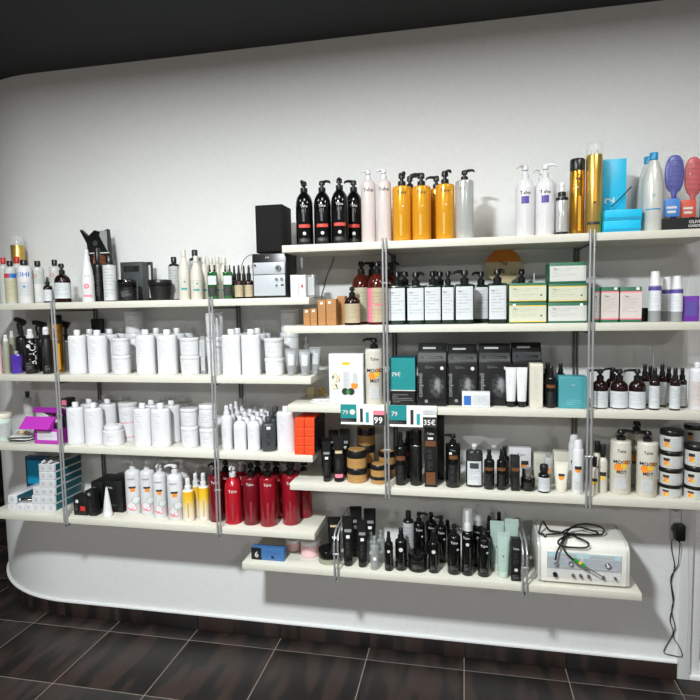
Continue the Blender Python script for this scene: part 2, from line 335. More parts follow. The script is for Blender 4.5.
def k_tube(root, w, h, p, spout):
    hc = p.get('hc', .13) * h; rx = w / 2; b = p.get('bot', .8)
    MB().loft([ring(0, rx * b * .92), ring(hc * .1, rx * b), ring(hc, rx * b * .97)], 18).build('cap', p['cap'], root)
    ry = rx * .78; secs = [(hc, rx * b, ry * b), (hc + .06 * h, rx * (b + .03), ry * .84), (.55 * h, rx * .93, ry * .55), (.85 * h, rx * .99, ry * .2), (.93 * h, rx, .0016), (h, rx, .0014)]
    MB().loft(secs, 22).build('body', p['body'], root)
    MB().loft([(.925 * h, rx * 1.005, .0024), (h * 1.001, rx * 1.005, .0022)], 22, n=6).build('crimp', p.get('crimp', p['body']), root)
    def surf(x, z):
        for a, c in zip(secs, secs[1:]):
            if a[0] <= z <= c[0]:
                t = (z - a[0]) / (c[0] - a[0]); X, Y = a[1] + (c[1] - a[1]) * t, a[2] + (c[2] - a[2]) * t
                return -Y * math.sqrt(max(0, 1 - min(1, abs(x) / X) ** 2))
        return -ry * .5
    return surf, rx
def k_jar(root, w, h, p, spout):
    hl = p.get('hl', .28) * h; rx = w / 2; br = p.get('br', .96); bb = p.get('bb', br); hb = h - hl
    MB().loft([ring(0, rx * bb * .95), ring(h * .02, rx * bb), ring(hb * .97, rx * br), ring(hb, rx * br * .95)], 24).build('body', p['body'], root)
    lr = p.get('lr', 1.0)
    MB().loft([ring(hb, rx * lr * .97), ring(hb + hl * .1, rx * lr), ring(h - hl * .18, rx * lr), ring(h, rx * lr * .94)], 24).build('lid', p['lid'], root)
    if p.get('disc'): MB().loft([ring(h, rx * lr * .84), ring(h + .0012, rx * lr * .83)], 24).build('lid_sticker', p['disc'], root)
    def surf(x, z):
        r = rx * (bb + (br - bb) * min(1, z / hb)); return -r * math.sqrt(max(0, 1 - min(1, abs(x) / r) ** 2))
    return surf, rx
def k_box(root, w, h, p, spout, d=None):
    d = d or p.get('d', .1)
    MB().box(-w / 2, w / 2, -d / 2, d / 2, 0, h).build('body', p['body'], root, bevel=min(.0015, w * .03), angle=30)
    if p.get('side'): MB().box(w / 2, w / 2 + .0006, -d / 2 + p.get('inset', .012), d / 2 - .002, p.get('inset', .012) / 3, h - p.get('inset', .012) / 3).build('side_panel', p['side'], root, smooth=False)
    if p.get('top'): MB().box(-w / 2 + .001, w / 2 - .001, -d / 2 + .001, d / 2 - .001, h, h + .0006).build('top_panel', p['top'], root, smooth=False)
    return (lambda x, z: -d / 2), w / 2
def k_cone(root, w, h, p, spout):
    MB().loft([ring(0, w * .46), ring(.01 * h, w * .5), ring(.12 * h, w * .5), ring(.14 * h, w * .47)], 16).build('cap', p['cap'], root)
    MB().loft([ring(.14 * h, w * .46), ring(.35 * h, w * .40), ring(.7 * h, w * .24), ring(.95 * h, w * .1), ring(h, w * .05)], 16).build('body', p['body'], root)
    return (lambda x, z: -w * .45 * (1 - z / h * .8)), w / 2
KINDS = dict(pump=k_pump, cap=k_cap, mist=k_mist, aero=k_aero, drop=k_drop, tube=k_tube, jar=k_jar, box=k_box, cone=k_cone)

VT = lambda x, z0, z1, m, hw=.12: ('L', x - hw, x + hw, z0, z1, m, 'fine_print')
PRODUCTS = {
 # ---- large salon bottles
 'black_pump': dict(k='pump', name='pump_bottle', cat='bottle', body='black_gloss', pump='black_plastic', style='dome', hb=.83, neck=.19, prints=[('T', 'Tahe', 0, .60, .04, 'pale_print'), VT(-.05, .36, .56, 'label_blacktext'), ('L', -.62, .62, .27, .32, 'red_stripe', 'printed_stripe'), ('D', 0, .18, .2, 'pale_print'), ('L', -.6, .6, .05, .11, 'label_blackinfo', 'fine_print')]),
 'pink_white_pump': dict(k='pump', name='pump_bottle', cat='bottle', body='pink_white', pump='white_plastic', style='soft', hb=.86, neck=.2, spl=.5, prints=[('T', 'Tahe', 0, .72, .05, 'ink'), VT(.25, .05, .42, 'label_pinktext', .2)]),
 'gold_pump': dict(k='pump', name='pump_bottle', cat='bottle', body='gold_bottle', pump='black_plastic', style='flat', hb=.80, neck=.19, spl=.62, prints=[('T', 'Tahe', 0, .70, .045, 'ink'), VT(-.1, .08, .38, 'label_goldtext'), ('D', .1, .5, .07, 'sticker_white')]),
 'silver_pump': dict(k='pump', name='pump_bottle', cat='bottle', body='silver_bottle', pump='black_plastic', style='flat', hb=.85, neck=.18, spl=.6, prints=[('T', 'Tahe', -.35, .72, .04, 'grey_print')]),
 'white_pump': dict(k='pump', name='pump_bottle', cat='bottle', body='white_gloss', pump='white_plastic', style='slope', hb=.80, neck=.18, spl=.6, prints=[('T', 'Tahe', 0, .60, .05, 'ink'), ('L', -.38, .38, .45, .55, 'purple_print', 'printed_square'), VT(0, .08, .4, 'label_whitetext')]),
 'red_pump_black': dict(k='pump', name='pump_bottle', cat='bottle', body='red_bottle', pump='black_plastic', style='flat', hb=.78, neck=.19, prints=[('T', 'Tahe', 0, .68, .042, 'pale_print'), VT(0, .06, .4, 'label_redtext')]),
 'darkred_pump': dict(k='pump', name='pump_bottle', cat='bottle', body='dark_red_bottle', pump='black_plastic', style='flat', hb=.78, neck=.19, prints=[('T', 'Tahe', -.1, .68, .042, 'pale_print'), VT(0, .06, .4, 'label_redtext')]),
 'red_pump_white': dict(k='pump', name='pump_bottle', cat='bottle', body='red_bottle_bright', pump='white_plastic', style='dome', hb=.80, neck=.18, spl=.4, prints=[('T', 'Tahe', 0, .58, .05, 'pale_print'), ('T', 'Y', 0, .70, .05, 'pale_print'), VT(0, .06, .4, 'label_redtext')]),
 'orange_pump': dict(k='pump', name='pump_bottle', cat='bottle', body='pearl', pump='black_plastic', style='flat', hb=.84, neck=.2, spl=.6, prints=[('T', 'Tahe', .05, .69, .045, 'ink'), ('D', -.22, .435, .42, 'orange_print'), ('D', .3, .46, .3, 'yellow_print'), ('D', .5, .52, .2, 'orange_print'), ('T', 'MOOD', .08, .52, .055, 'ink'), ('T', 'MIST', .08, .365, .05, 'ink'), ('L', -.5, .5, .10, .27, 'label_pale', 'fine_print')]),
 'swirl_pump': dict(k='pump', name='pump_bottle', cat='bottle', body='white_gloss', pump='white_plastic', style='soft', hb=.83, neck=.19, spl=.6, prints=[('L', -.5, .35, .50, .535, 'ink', 'printed_band'), ('L', -.3, .25, .44, .50, 'orange_print', 'printed_band'), ('D', -.25, .17, .6, 'pink_print'), ('D', -.25, .185, .46, 'white_gloss'), ('D', .3, .27, .55, 'mint'), ('D', .34, .28, .42, 'white_gloss'), ('D', .1, .12, .3, 'pink_print'), ('D', .12, .13, .22, 'white_gloss'), ('T', 'nature', -.2, .68, .03, 'grey_print')]),
 # ---- square white bottles and jars
 'white_square': dict(k='cap', name='shampoo_bottle', cat='bottle', body='white_plastic', cap='white_gloss', style='flat', hb=.875, n=2.5, dr=.85, capr=.18, prints=[('L', -.85, .85, .06, .84, 'label_bottle')]),
 'white_square_small': dict(k='cap', name='shampoo_bottle', cat='bottle', body='white_plastic', cap='white_gloss', style='slope', hb=.86, n=2.4, dr=.9, capr=.2, prints=[('L', -.8, .8, .06, .68, 'label_bottle')]),
 'charcoal_bottle': dict(k='cap', name='shampoo_bottle', cat='bottle', body='charcoal', cap='charcoal', style='soft', hb=.84, n=3, dr=.8, capr=.24, prints=[('L', -.1, .1, .2, .55, 'label_blackinfo', 'fine_print'), ('L', -.22, .3, .66, .74, 'sticker_white', 'price_sticker')]),
 'white_jar': dict(k='jar', name='mask_jar', cat='jar', body='white_plastic', lid='white_gloss', hl=.2, br=1.0, bb=.93, lr=1.02, prints=[('L', -.75, .75, .1, .75, 'label_jar')]),
 'white_round_jar': dict(k='jar', name='mask_jar', cat='jar', body='white_plastic', lid='white_gloss', hl=.26, br=.98, bb=1.0, lr=.88, prints=[('L', -.75, .75, .1, .68, 'label_jar')]),
 'big_jar': dict(k='jar', name='tall_jar', cat='jar', body='white_plastic', lid='white_gloss', hl=.13, br=1.0, bb=.92, lr=1.03, prints=[('L', -.7, .7, .2, .75, 'label_jar')]),
 'pink_tub': dict(k='jar', name='tall_tub', cat='tub', body='white_plastic', lid='white_gloss', hl=.1, br=1.0, bb=.86, lr=1.04, prints=[('L', -.8, .8, .1, .8, 'label_bottle'), ('L', -.82, .82, .48, .50, 'pink_print', 'printed_stripe'), ('L', -.82, .82, .1, .12, 'pink_print', 'printed_stripe')]),
 'green_tub': dict(k='jar', name='powder_tub', cat='tub', body='pale_green', lid='cream', hl=.18, br=1.0, bb=.92, lr=1.05, prints=[('L', -.8, .8, .15, .65, 'label_grey')]),
 'gold_jar': dict(k='jar', name='mask_jar', cat='jar', body='gold_jar', lid='black_plastic', hl=.42, br=.98, lr=1.0, disc='gold_jar', prints=[('L', -.85, .85, .08, .5, 'label_gold')]),
 'orange_jar': dict(k='jar', name='mask_jar', cat='jar', body='pearl', lid='black_plastic', hl=.26, br=.96, lr=1.0, prints=[('L', -.95, .95, .08, .68, 'label_pale'), ('D', -.52, .34, .26, 'orange_print'), ('L', -.66, -.2, .46, .6, 'ink', 'printed_band'), ('D', -.3, .25, .14, 'yellow_print'), ('L', -.1, .7, .15, .6, 'label_pale', 'fine_print')]),
 'black_jar': dict(k='jar', name='styling_jar', cat='jar', body='black_plastic', lid='black_gloss', hl=.35, br=.98, prints=[('L', -.6, .6, .15, .5, 'label_blackinfo')]),
 'black_bowl': dict(k='jar', name='styling_jar', cat='jar', body='black_matte', lid='black_plastic', hl=.28, br=.92, bb=.8, lr=1.0),
 'silver_lid_jar': dict(k='jar', name='styling_jar', cat='jar', body='black_gloss', lid='silver_metal', hl=.42, br=1.0, lr=.85, prints=[('L', -.7, .7, .12, .42, 'label_blackfine')]),
 'olive_jar': dict(k='jar', name='clay_jar', cat='jar', body='olive_body', lid='black_gloss', hl=.6, br=.97, prints=[('L', -.9, .9, .03, .36, 'label_olive')]),
 'pink_jar': dict(k='jar', name='cream_jar', cat='jar', body='pink_jar', lid='white_gloss', hl=.26, br=.98, prints=[('L', -.85, .85, .1, .66, 'label_pinkjar')]),
 # ---- glass pump bottles
 'green_label_pump': dict(k='pump', name='pump_bottle', cat='bottle', body='dark_green_glass', pump='black_plastic', style='flat', hb=.74, neck=.2, n=5, dr=.8, spl=.6, prints=[('L', -.86, .86, .08, .69, 'label_white'), ('T', 'Tea', -.5, .60, .03, 'ink')]),
 'amber_big': dict(k='pump', name='pump_bottle', cat='bottle', body='amber', pump='black_plastic', style='dome', hb=.80, neck=.17, spl=.5, prints=[('L', -.97, .97, .04, .58, 'label_cream')]),
 'amber_big_pink': dict(k='pump', name='pump_bottle', cat='bottle', body='amber', pump='black_plastic', style='dome', hb=.80, neck=.17, spl=.5, prints=[('L', -.97, .97, .04, .58, 'label_tan'), ('L', -.97, -.5, .04, .58, 'pink_print', 'printed_band'), ('L', -.3, .9, .30, .33, 'pink_print', 'printed_stripe')]),
 'amber_small': dict(k='pump', name='pump_bottle', cat='bottle', body='dark_amber', pump='black_plastic', style='dome', hb=.76, neck=.18, spl=.3, prints=[('L', -.97, .97, .06, .56, 'label_tan')]),
 'brown_pump': dict(k='pump', name='pump_bottle', cat='bottle', body='dark_amber', pump='black_plastic', style='dome', hb=.72, neck=.16, spl=.3, prints=[('L', -.97, .97, .1, .5, 'label_white')]),
 'redblack_pump': dict(k='pump', name='pump_bottle', cat='bottle', body='dark_amber', pump='black_plastic', style='dome', hb=.72, neck=.2, spl=.85, prints=[('L', -.97, .97, .03, .45, 'label_white')]),
 'dark_pump': dict(k='pump', name='pump_bottle', cat='bottle', body='black_gloss', pump='black_plastic', style='flat', hb=.82, neck=.2, spl=.75, prints=[('L', -.5, .6, .55, .62, 'copper_print', 'printed_band'), ('L', -.5, .5, .1, .45, 'label_blackfine', 'fine_print'), ('T', 'Tahe', 0, .72, .035, 'grey_print')]),
 'black_style_pump': dict(k='pump', name='pump_bottle', cat='bottle', body='black_gloss', pump='black_plastic', style='soft', hb=.80, neck=.2, spl=.75, prints=[('T', 'Tahe', .05, .66, .05, 'pale_print'), ('D', .55, .52, .16, 'pale_print'), ('L', -.7, .7, .08, .2, 'label_blackinfo', 'fine_print')]),
 # ---- sprays
 'white_mist': dict(k='mist', name='spray_bottle', cat='bottle', body='white_plastic', cap='white_gloss', style='soft', hb=.78, prints=[('L', -.7, .7, .05, .55, 'label_bottle')]),
 'dark_mist': dict(k='mist', name='spray_bottle', cat='bottle', body='black_gloss', cap='black_plastic', style='soft', hb=.75, prints=[('L', -.8, .8, .48, .56, 'copper_print', 'printed_band'), ('L', -.6, .6, .1, .4, 'label_blackfine', 'fine_print')]),
 'amber_mist': dict(k='mist', name='spray_bottle', cat='bottle', body='dark_amber', cap='black_plastic', style='soft', hb=.72, neck=.3, prints=[('L', -.97, .97, .04, .58, 'label_white')]),
 'black_mist': dict(k='mist', name='spray_bottle', cat='bottle', body='black_gloss', cap='black_plastic', style='soft', hb=.74, prints=[('D', 0, .52, .36, 'pale_print'), VT(.45, .2, .46, 'label_blacktext'), ('L', -.6, .3, .06, .2, 'label_blackinfo', 'fine_print')]),
 'grey_mist': dict(k='mist', name='spray_bottle', cat='bottle', body='clear_grey', cap='clear_grey', style='soft', hb=.74, prints=[('L', -.35, .35, .3, .4, 'sticker_white', 'price_sticker')]),
 'overcap_mist': dict(k='mist', name='spray_bottle', cat='bottle', body='black_gloss', cap='white_plastic', over='clear_plastic', style='soft', hb=.70, prints=[('D', 0, .50, .3, 'pale_print'), VT(.45, .2, .46, 'label_blacktext'), ('L', -.6, .3, .06, .2, 'label_blackinfo', 'fine_print'), ('T', 'Tahe', -.2, .60, .035, 'pale_print')]),
 'yellow_mist': dict(k='mist', name='spray_bottle', cat='bottle', body='cream', cap='white_gloss', style='flat', hb=.72, neck=.3, prints=[('L', -.97, .97, .02, .70, 'yellow_fade', 'printed_sleeve'), VT(0, .1, .45, 'label_tan')]),
 'flower_mist': dict(k='mist', name='spray_bottle', cat='bottle', body='white_gloss', cap='white_gloss', style='taper', hb=.82, neck=.25, prints=[('D', -.1, .30, .42, 'pink_print'), ('D', -.1, .30, .16, 'pink_white'), ('T', 'revive', 0, .50, .025, 'grey_print'), ('L', -.6, .6, .10, .13, 'pink_print', 'printed_stripe')]),
 'silver_mist': dict(k='mist', name='spray_bottle', cat='bottle', body='silver_bottle', cap='white_gloss', collar='black_plastic', style='cyl', hb=.72, neck=.33, prints=[('L', -.98, .98, 0.0, .06, 'black_plastic', 'printed_band'), ('L', -.98, .98, .66, .715, 'black_plastic', 'printed_band'), VT(-.3, .1, .35, 'label_pinktext')]),
 'black_pump_mist': dict(k='mist', name='spray_bottle', cat='bottle', body='black_gloss', cap='white_gloss', style='soft', hb=.80, neck=.3, prints=[('D', -.25, .62, .3, 'pale_print'), ('T', 'BLACK', .35, .48, .13, 'pale_print', 1), ('L', -.75, .2, .05, .28, 'label_blackinfo', 'fine_print')]),
 'mousse_black': dict(k='mist', name='mousse_bottle', cat='bottle', body='black_matte', cap='white_gloss', collar='black_plastic', style='cyl', hb=.74, neck=.42, prints=[('L', -.5, .7, .04, .2, 'label_blackinfo', 'fine_print'), VT(-.4, .35, .6, 'label_blacktext')]),
 'green_spray': dict(k='mist', name='spray_bottle', cat='bottle', body='olive_body', cap='white_gloss', style='cyl', hb=.84, neck=.4),
 'lime_twin': dict(k='cap', name='ampoule_bottle', cat='bottle', body='green_glass', cap='black_plastic', style='flat', hb=.80, n=4, dr=.7, capr=.2, prints=[('L', -.85, .85, .42, .68, 'label_white'), ('L', -.8, .8, .1, .36, 'label_blackfine', 'fine_print')]),
 # ---- cap bottles on the upper shelf
 'clear_red_cap': dict(k='cap', name='solution_bottle', cat='bottle', body='clear_bottle', cap='red_cap', style='soft', hb=.86, capr=.25),
 'red_blue_bottle': dict(k='cap', name='solution_bottle', cat='bottle', body='clear_bottle', cap='black_plastic', style='soft', hb=.87, capr=.25, prints=[('L', -.97, .97, .04, .58, 'label_cream'), ('L', -.9, -.1, .60, .70, 'red_print', 'printed_band'), ('L', -.1, .9, .60, .70, 'blue_print', 'printed_band')]),
 'blue_print_bottle': dict(k='cap', name='solution_bottle', cat='bottle', body='white_plastic', cap='black_plastic', style='soft', hb=.87, capr=.24, prints=[('T', 'OHE', 0, .66, .11, 'blue_print'), ('L', -.6, .6, .2, .5, 'label_pale', 'fine_print'), ('D', 0, .38, .15, 'blue_print')]),
 'red_ring_bottle': dict(k='cap', name='solution_bottle', cat='bottle', body='clear_bottle', cap='black_plastic', style='soft', hb=.86, capr=.24, prints=[('D', -.4, .64, .3, 'red_print'), ('D', -.4, .64, .18, 'pale_print'), ('L', -.9, .9, .03, .45, 'pale_print', 'label')]),
 'brown_vial': dict(k='drop', name='serum_bottle', cat='bottle', body='dark_amber', cap='black_plastic', style='slope', hb=.68, prints=[('L', -.9, .9, .06, .5, 'label_white')]),
 'dropper_tan': dict(k='drop', name='dropper_bottle', cat='bottle', body='dark_amber', cap='black_plastic', style='slope', hb=.56, prints=[('L', -.95, .95, .05, .40, 'label_tan')]),
 'white_tip': dict(k='drop', name='dropper_bottle', cat='bottle', body='white_plastic', cap='white_gloss', style='slope', hb=.6),
 'grey_label_bottle': dict(k='cap', name='tonic_bottle', cat='bottle', body='black_plastic', cap='black_plastic', style='soft', hb=.85, capr=.25, prints=[('L', -.97, .97, .03, .78, 'label_grey')]),
 'black_can': dict(k='cap', name='tonic_bottle', cat='bottle', body='black_plastic', cap='black_plastic', style='soft', hb=.72, capr=.26, prints=[('L', -.5, .6, .1, .55, 'label_blackfine', 'fine_print')]),
 'white_sleeve_bottle': dict(k='cap', name='tonic_bottle', cat='bottle', body='black_plastic', cap='black_plastic', style='cyl', hb=.82, capr=.3, prints=[('L', -.97, .97, .02, .97 * .82, 'label_pale')]),
 'taper_white': dict(k='cap', name='lotion_bottle', cat='bottle', body='pearl', cap='pearl', style='taper2', hb=.84, capr=.21, prints=[('D', .15, .36, .16, 'teal_print'), ('L', -.45, .45, .2, .24, 'teal_print', 'printed_stripe'), ('L', -.6, .6, .44, .47, 'pale_print', 'fine_print')]),
 'silver_blue_bottle': dict(k='cap', name='lotion_bottle', cat='bottle', body='pearl_grey', cap='blue_cap', style='taper2', hb=.90, capr=.2, prints=[('T', '21', .05, .45, .035, 'teal_print'), ('L', -.65, .65, .27, .285, 'blue_cap', 'printed_stripe')]),
 'gold_black_aero': dict(k='aero', name='hairspray_can', cat='spray can', body='gold_can', cap='black_plastic', hb=.84, capr=.99, prints=[('D', 0, .62, .12, 'pale_print'), VT(.3, .05, .5, 'label_goldtext', .18), ('T', 'Tahe', .15, .73, .03, 'ink')]),
 'gold_clear_aero': dict(k='aero', name='hairspray_can', cat='spray can', body='gold_can_pale', cap='pale_print', over='clear_plastic', hb=.86, prints=[VT(.1, .35, .7, 'label_goldtext', .2), ('D', .1, .34, .14, 'ink'), ('L', -.7, .7, .1, .13, 'ink', 'printed_stripe')]),
 'white_aero': dict(k='aero', name='hairspray_can', cat='spray can', body='white_gloss', cap='white_plastic', hb=.82, capr=.85, ct=.85, prints=[('D', 0, .45, .5, 'orange_print'), ('L', -.5, .6, .46, .52, 'ink', 'printed_band'), ('L', -.5, .5, .08, .25, 'label_pale', 'fine_print')]),
 'silver_aero': dict(k='aero', name='hairspray_can', cat='spray can', body='grey_plastic', cap='white_plastic', hb=.72, capr=.85, ct=.82, prints=[('L', -.98, .98, .22, .62, 'label_silver'), ('L', -.98, .98, .62, .70, 'purple_print', 'printed_band')]),
 'black_aero': dict(k='aero', name='hairspray_can', cat='spray can', body='black_plastic', cap='black_gloss', hb=.74, capr=.99, prints=[('L', -.95, .95, .72, .74, 'silver_metal', 'trim_ring'), VT(.3, .2, .6, 'label_blackfine')]),
 # ---- tubes
 'grey_tube': dict(k='tube', name='cream_tube', cat='tube', body='grey_tube', cap='grey_plastic', hc=.14, bot=.62, prints=[('L', -.5, .5, .38, .78, 'label_pale')]),
 'white_black_tube': dict(k='tube', name='cream_tube', cat='tube', body='white_plastic', cap='black_plastic', hc=.13, bot=.8, crimp='black_plastic', prints=[('L', -.6, .6, .25, .8, 'label_bottle')]),
 'clear_tube': dict(k='tube', name='cream_tube', cat='tube', body='cream', cap='pearl', hc=.12, bot=.78, prints=[('D', 0, .5, .4, 'orange_print'), ('L', -.4, .45, .54, .62, 'ink', 'printed_band')]),
 'black_tube': dict(k='tube', name='gel_tube', cat='tube', body='black_plastic', cap='black_gloss', hc=.14, bot=.82, prints=[('L', -.6, .6, .68, .74, 'grey_print', 'printed_band'), ('L', -.5, .5, .2, .5, 'label_blackfine', 'fine_print'), ('L', -.3, .3, .56, .62, 'sticker_white', 'price_sticker')]),
 'black_tube_gold': dict(k='tube', name='gel_tube', cat='tube', body='black_plastic', cap='black_gloss', hc=.14, bot=.82, prints=[('L', -.6, .7, .72, .78, 'tan_print', 'printed_band'), ('L', -.3, .3, .4, .47, 'sticker_white', 'price_sticker')]),
 'black_tube_pink': dict(k='tube', name='gel_tube', cat='tube', body='black_plastic', cap='black_gloss', hc=.06, bot=.9, prints=[('L', -.7, .7, .09, .17, 'pink_print', 'printed_band'), ('L', -.6, .6, .62, .68, 'tan_print', 'printed_band'), ('L', -.5, .5, .25, .5, 'label_blackfine', 'fine_print')]),
 'mint_tube': dict(k='tube', name='cream_tube', cat='tube', body='mint', cap='pale_green', hc=.12, bot=.84, prints=[('L', -.6, .6, .25, .85, 'label_mint'), ('D', 0, .48, .12, 'ink')]),
 'white_cone': dict(k='cone', name='cone_tube', cat='tube', body='white_plastic', cap='white_gloss'),
 # ---- boxes
 'kraft_box': dict(k='box', name='carton', cat='box', body='kraft', d=.05, prints=[('L', -.9, .9, .03, .97, 'label_kraft')]),
 'green_white_box': dict(k='box', name='treatment_box', cat='box', body='green_card', d=.11, prints=[('L', -.97, .97, .10, .84, 'label_box'), ('T', 'Tea', -.68, .70, .08, 'ink')]),
 'green_yellow_box': dict(k='box', name='treatment_box', cat='box', body='green_card', d=.11, prints=[('L', -.97, .97, .06, .86, 'yellow_print', 'printed_border'), ('L', -.97, .97, .10, .82, 'label_box_yellow'), ('T', 'Tea', -.68, .70, .08, 'ink'), ('D', .72, .36, .05, 'ink')]),
 'green_pink_box': dict(k='box', name='treatment_box', cat='box', body='green_card', d=.075, prints=[('L', -.99, .99, .08, .88, 'pink_print', 'printed_border'), ('L', -.99, .99, .12, .84, 'label_pinkbox'), ('T', 'Tea', -.4, .74, .05, 'ink')]),
 'purple_box': dict(k='box', name='carton', cat='box', body='purple_card', d=.07, prints=[('L', -.7, .7, .2, .8, 'purple_print', 'printed_panel')]),
 'white_slim_box': dict(k='box', name='carton', cat='box', body='white_plastic', d=.08, prints=[('L', -.8, .8, .72, .95, 'label_whitesmall', 'fine_print')]),
 'white_red4_box': dict(k='box', name='carton', cat='box', body='white_plastic', d=.08, prints=[('L', -.8, .8, .72, .95, 'label_whitesmall', 'fine_print'), ('T', '4', 0, .5, .2, 'red_print')]),
 'clear_box': dict(k='box', name='clear_box', cat='box', body='clear_grey', d=.08, prints=[('L', -.85, .85, .1, .9, 'label_grey')]),
 'beige_box': dict(k='box', name='carton', cat='box', body='beige_card', d=.05, prints=[('L', -.9, .9, .05, .95, 'label_beige')]),
 'teal_box': dict(k='box', name='carton', cat='box', body='teal_pale', d=.07, prints=[('L', -.9, .9, .03, .97, 'label_teal'), ('T', 'repair', 0, .74, .045, 'pale_print')]),
 'teal_black_box': dict(k='box', name='promo_box', cat='box', body='black_card', d=.1, top='teal_deep', prints=[('L', -1, 1, .33, 1, 'teal_card', 'printed_panel'), ('T', '79\u20ac', -.5, .66, .09, 'pale_print'), ('L', -.9, .1, .72, .78, 'label_tealdark', 'fine_print'), ('L', -.98, .98, .315, .335, 'pale_print', 'printed_stripe'), ('L', -.9, .95, .03, .29, 'label_blackinfo', 'fine_print')]),
 'blue_white_box': dict(k='box', name='carton', cat='box', body='white_plastic', d=.05, prints=[('L', -.85, -.35, .15, .75, 'blue_print', 'printed_square'), ('L', -.2, .9, .2, .8, 'label_whitesmall', 'fine_print')]),
 'orange_box': dict(k='box', name='carton', cat='box', body='orange_card', d=.17, inset=.0008, side='black_card', prints=[('L', -.9, .9, .1, .9, 'label_orange')]),
 'dye_box': dict(k='box', name='dye_box', cat='box', body='white_plastic', d=.19, side='teal_deep', prints=[('L', -.85, .85, .1, .9, 'label_whitesmall'), ('T', 'A', .1, .45, .3, 'grey_print')]),
 'navy_box': dict(k='box', name='carton', cat='box', body='navy_card', d=.03, prints=[('L', -.85, .85, .3, .9, 'cyan_card_deep', 'printed_panel')]),
 'teal_big_box': dict(k='box', name='carton', cat='box', body='teal_deep', d=.05, prints=[('L', .3, .98, .02, .98, 'teal_card', 'printed_panel')]),
 'black_box': dict(k='box', name='carton', cat='box', body='black_card', d=.13, prints=[('T', 'Tahe', -.3, .78, .055, 'pale_print'), ('L', -.4, .5, .18, .26, 'label_blackinfo', 'fine_print')]),
 'black_red_box': dict(k='box', name='carton', cat='box', body='black_card', d=.06, prints=[('L', 0, .7, .25, .5, 'red_print', 'printed_panel'), ('D', -.45, .75, .24, 'pale_print'), ('L', -.75, -.3, .15, .6, 'label_blackinfo', 'fine_print')]),
 'black_slim_box': dict(k='box', name='carton', cat='box', body='black_card', d=.04, prints=[('D', .0, .85, .4, 'grey_print'), ('L', -.6, .6, .1, .7, 'label_blackfine', 'fine_print')]),
 'black_style_box': dict(k='box', name='carton', cat='box', body='black_card', d=.045, prints=[('T', 'Tahe', 0, .80, .05, 'pale_print'), ('D', 0, .28, .38, 'pale_print'), ('L', -.8, .8, .03, .18, 'label_blackinfo', 'fine_print'), ('L', -.7, .7, .4, .72, 'label_blackfine', 'fine_print')]),
 'copper_box': dict(k='box', name='carton', cat='box', body='black_card', d=.05, prints=[('L', -.85, .85, .60, .68, 'copper_print', 'printed_band'), ('L', -.4, .4, .7, .73, 'sticker_white', 'price_sticker'), ('L', -.7, .7, .04, .22, 'copper_print', 'printed_panel'), ('L', -.6, .6, .24, .58, 'label_blackfine', 'fine_print'), ('T', 'Tahe', 0, .79, .035, 'pale_print')]),
 'copper_box_small': dict(k='box', name='carton', cat='box', body='black_card', d=.04, prints=[('L', -.85, .85, .58, .68, 'copper_print', 'printed_band'), ('L', -.7, .7, .08, .4, 'label_blackfine', 'fine_print')]),
 'black_tall_box': dict(k='box', name='carton', cat='box', body='black_card', d=.05, prints=[('L', -.6, .6, .4, .7, 'label_blackfine', 'fine_print')]),
 'orange_white_box': dict(k='box', name='carton', cat='box', body='white_plastic', d=.05, prints=[('T', 'Tahe', .1, .78, .09, 'grey_print'), ('D', .35, .4, .3, 'orange_print'), ('L', .1, .75, .45, .58, 'ink', 'printed_band')]),
 'white_plain_box': dict(k='box', name='carton', cat='box', body='beige_card', d=.04, prints=[('L', -.7, .7, .3, .7, 'label_beige')]),
 'cyan_box': dict(k='box', name='carton', cat='box', body='cyan_card', d=.06, prints=[('T', '2', -.45, .46, .13, 'pale_print', 1)]),
 'cyan_flat_box': dict(k='box', name='carton', cat='box', body='cyan_card', d=.07, prints=[('L', -.95, .95, .1, .3, 'cyan_card_deep', 'printed_stripe')]),
 'black_top_box': dict(k='box', name='carton', cat='box', body='black_card', d=.03, prints=[('D', .1, .35, .12, 'pale_print')]),
 'grey_pattern_box': dict(k='box', name='carton', cat='box', body='dark_grey_card', d=.06, prints=[('L', -.9, .9, .1, .8, 'stripe_art', 'printed_panel'), ('L', -.4, .8, .84, .97, 'pink_print', 'printed_panel')]),
 'white_book': dict(k='box', name='booklet', cat='booklet', body='black_card', d=.015, prints=[('L', -.7, .7, .08, .92, 'pale_print', 'printed_panel')]),
 'grey_box': dict(k='box', name='gift_box', cat='box', body='dark_grey_card', d=.05, prints=[('L', -.7, .7, .75, .9, 'label_blackfine', 'fine_print')]),
 'tiny_black_box': dict(k='box', name='carton', cat='box', body='black_card', d=.03),
 'tiny_beige_box': dict(k='box', name='carton', cat='box', body='tan_print', d=.03),
 'pink_bottle': dict(k='cap', name='lotion_bottle', cat='bottle', body='pink_jar', cap='white_gloss', style='flat', hb=.9, capr=.25),
 'perfume': dict(k='cap', name='perfume_bottle', cat='bottle', body='purple_liquid', cap='grey_plastic', style='flat', hb=.84, n=5, dr=.6, capr=.2),
 'bag_bottle': dict(k='cap', name='lotion_bottle', cat='bottle', body='white_plastic', cap='white_gloss', style='soft', hb=.88, capr=.2, prints=[('L', -.7, .7, .1, .6, 'label_pinkbox')]),
 'white_label_black': dict(k='cap', name='tonic_bottle', cat='bottle', body='black_gloss', cap='pale_print', style='soft', hb=.88, capr=.14, dr=.7, n=2.6, prints=[('L', -.8, .8, .06, .62, 'label_white'), ('L', -.5, .5, .45, .58, 'ink', 'printed_mark')]),
 'cap_white_label': dict(k='cap', name='serum_bottle', cat='bottle', body='black_gloss', cap='black_plastic', style='slope', hb=.72, capr=.36, prints=[('L', -.95, .95, .06, .56, 'label_white')]),
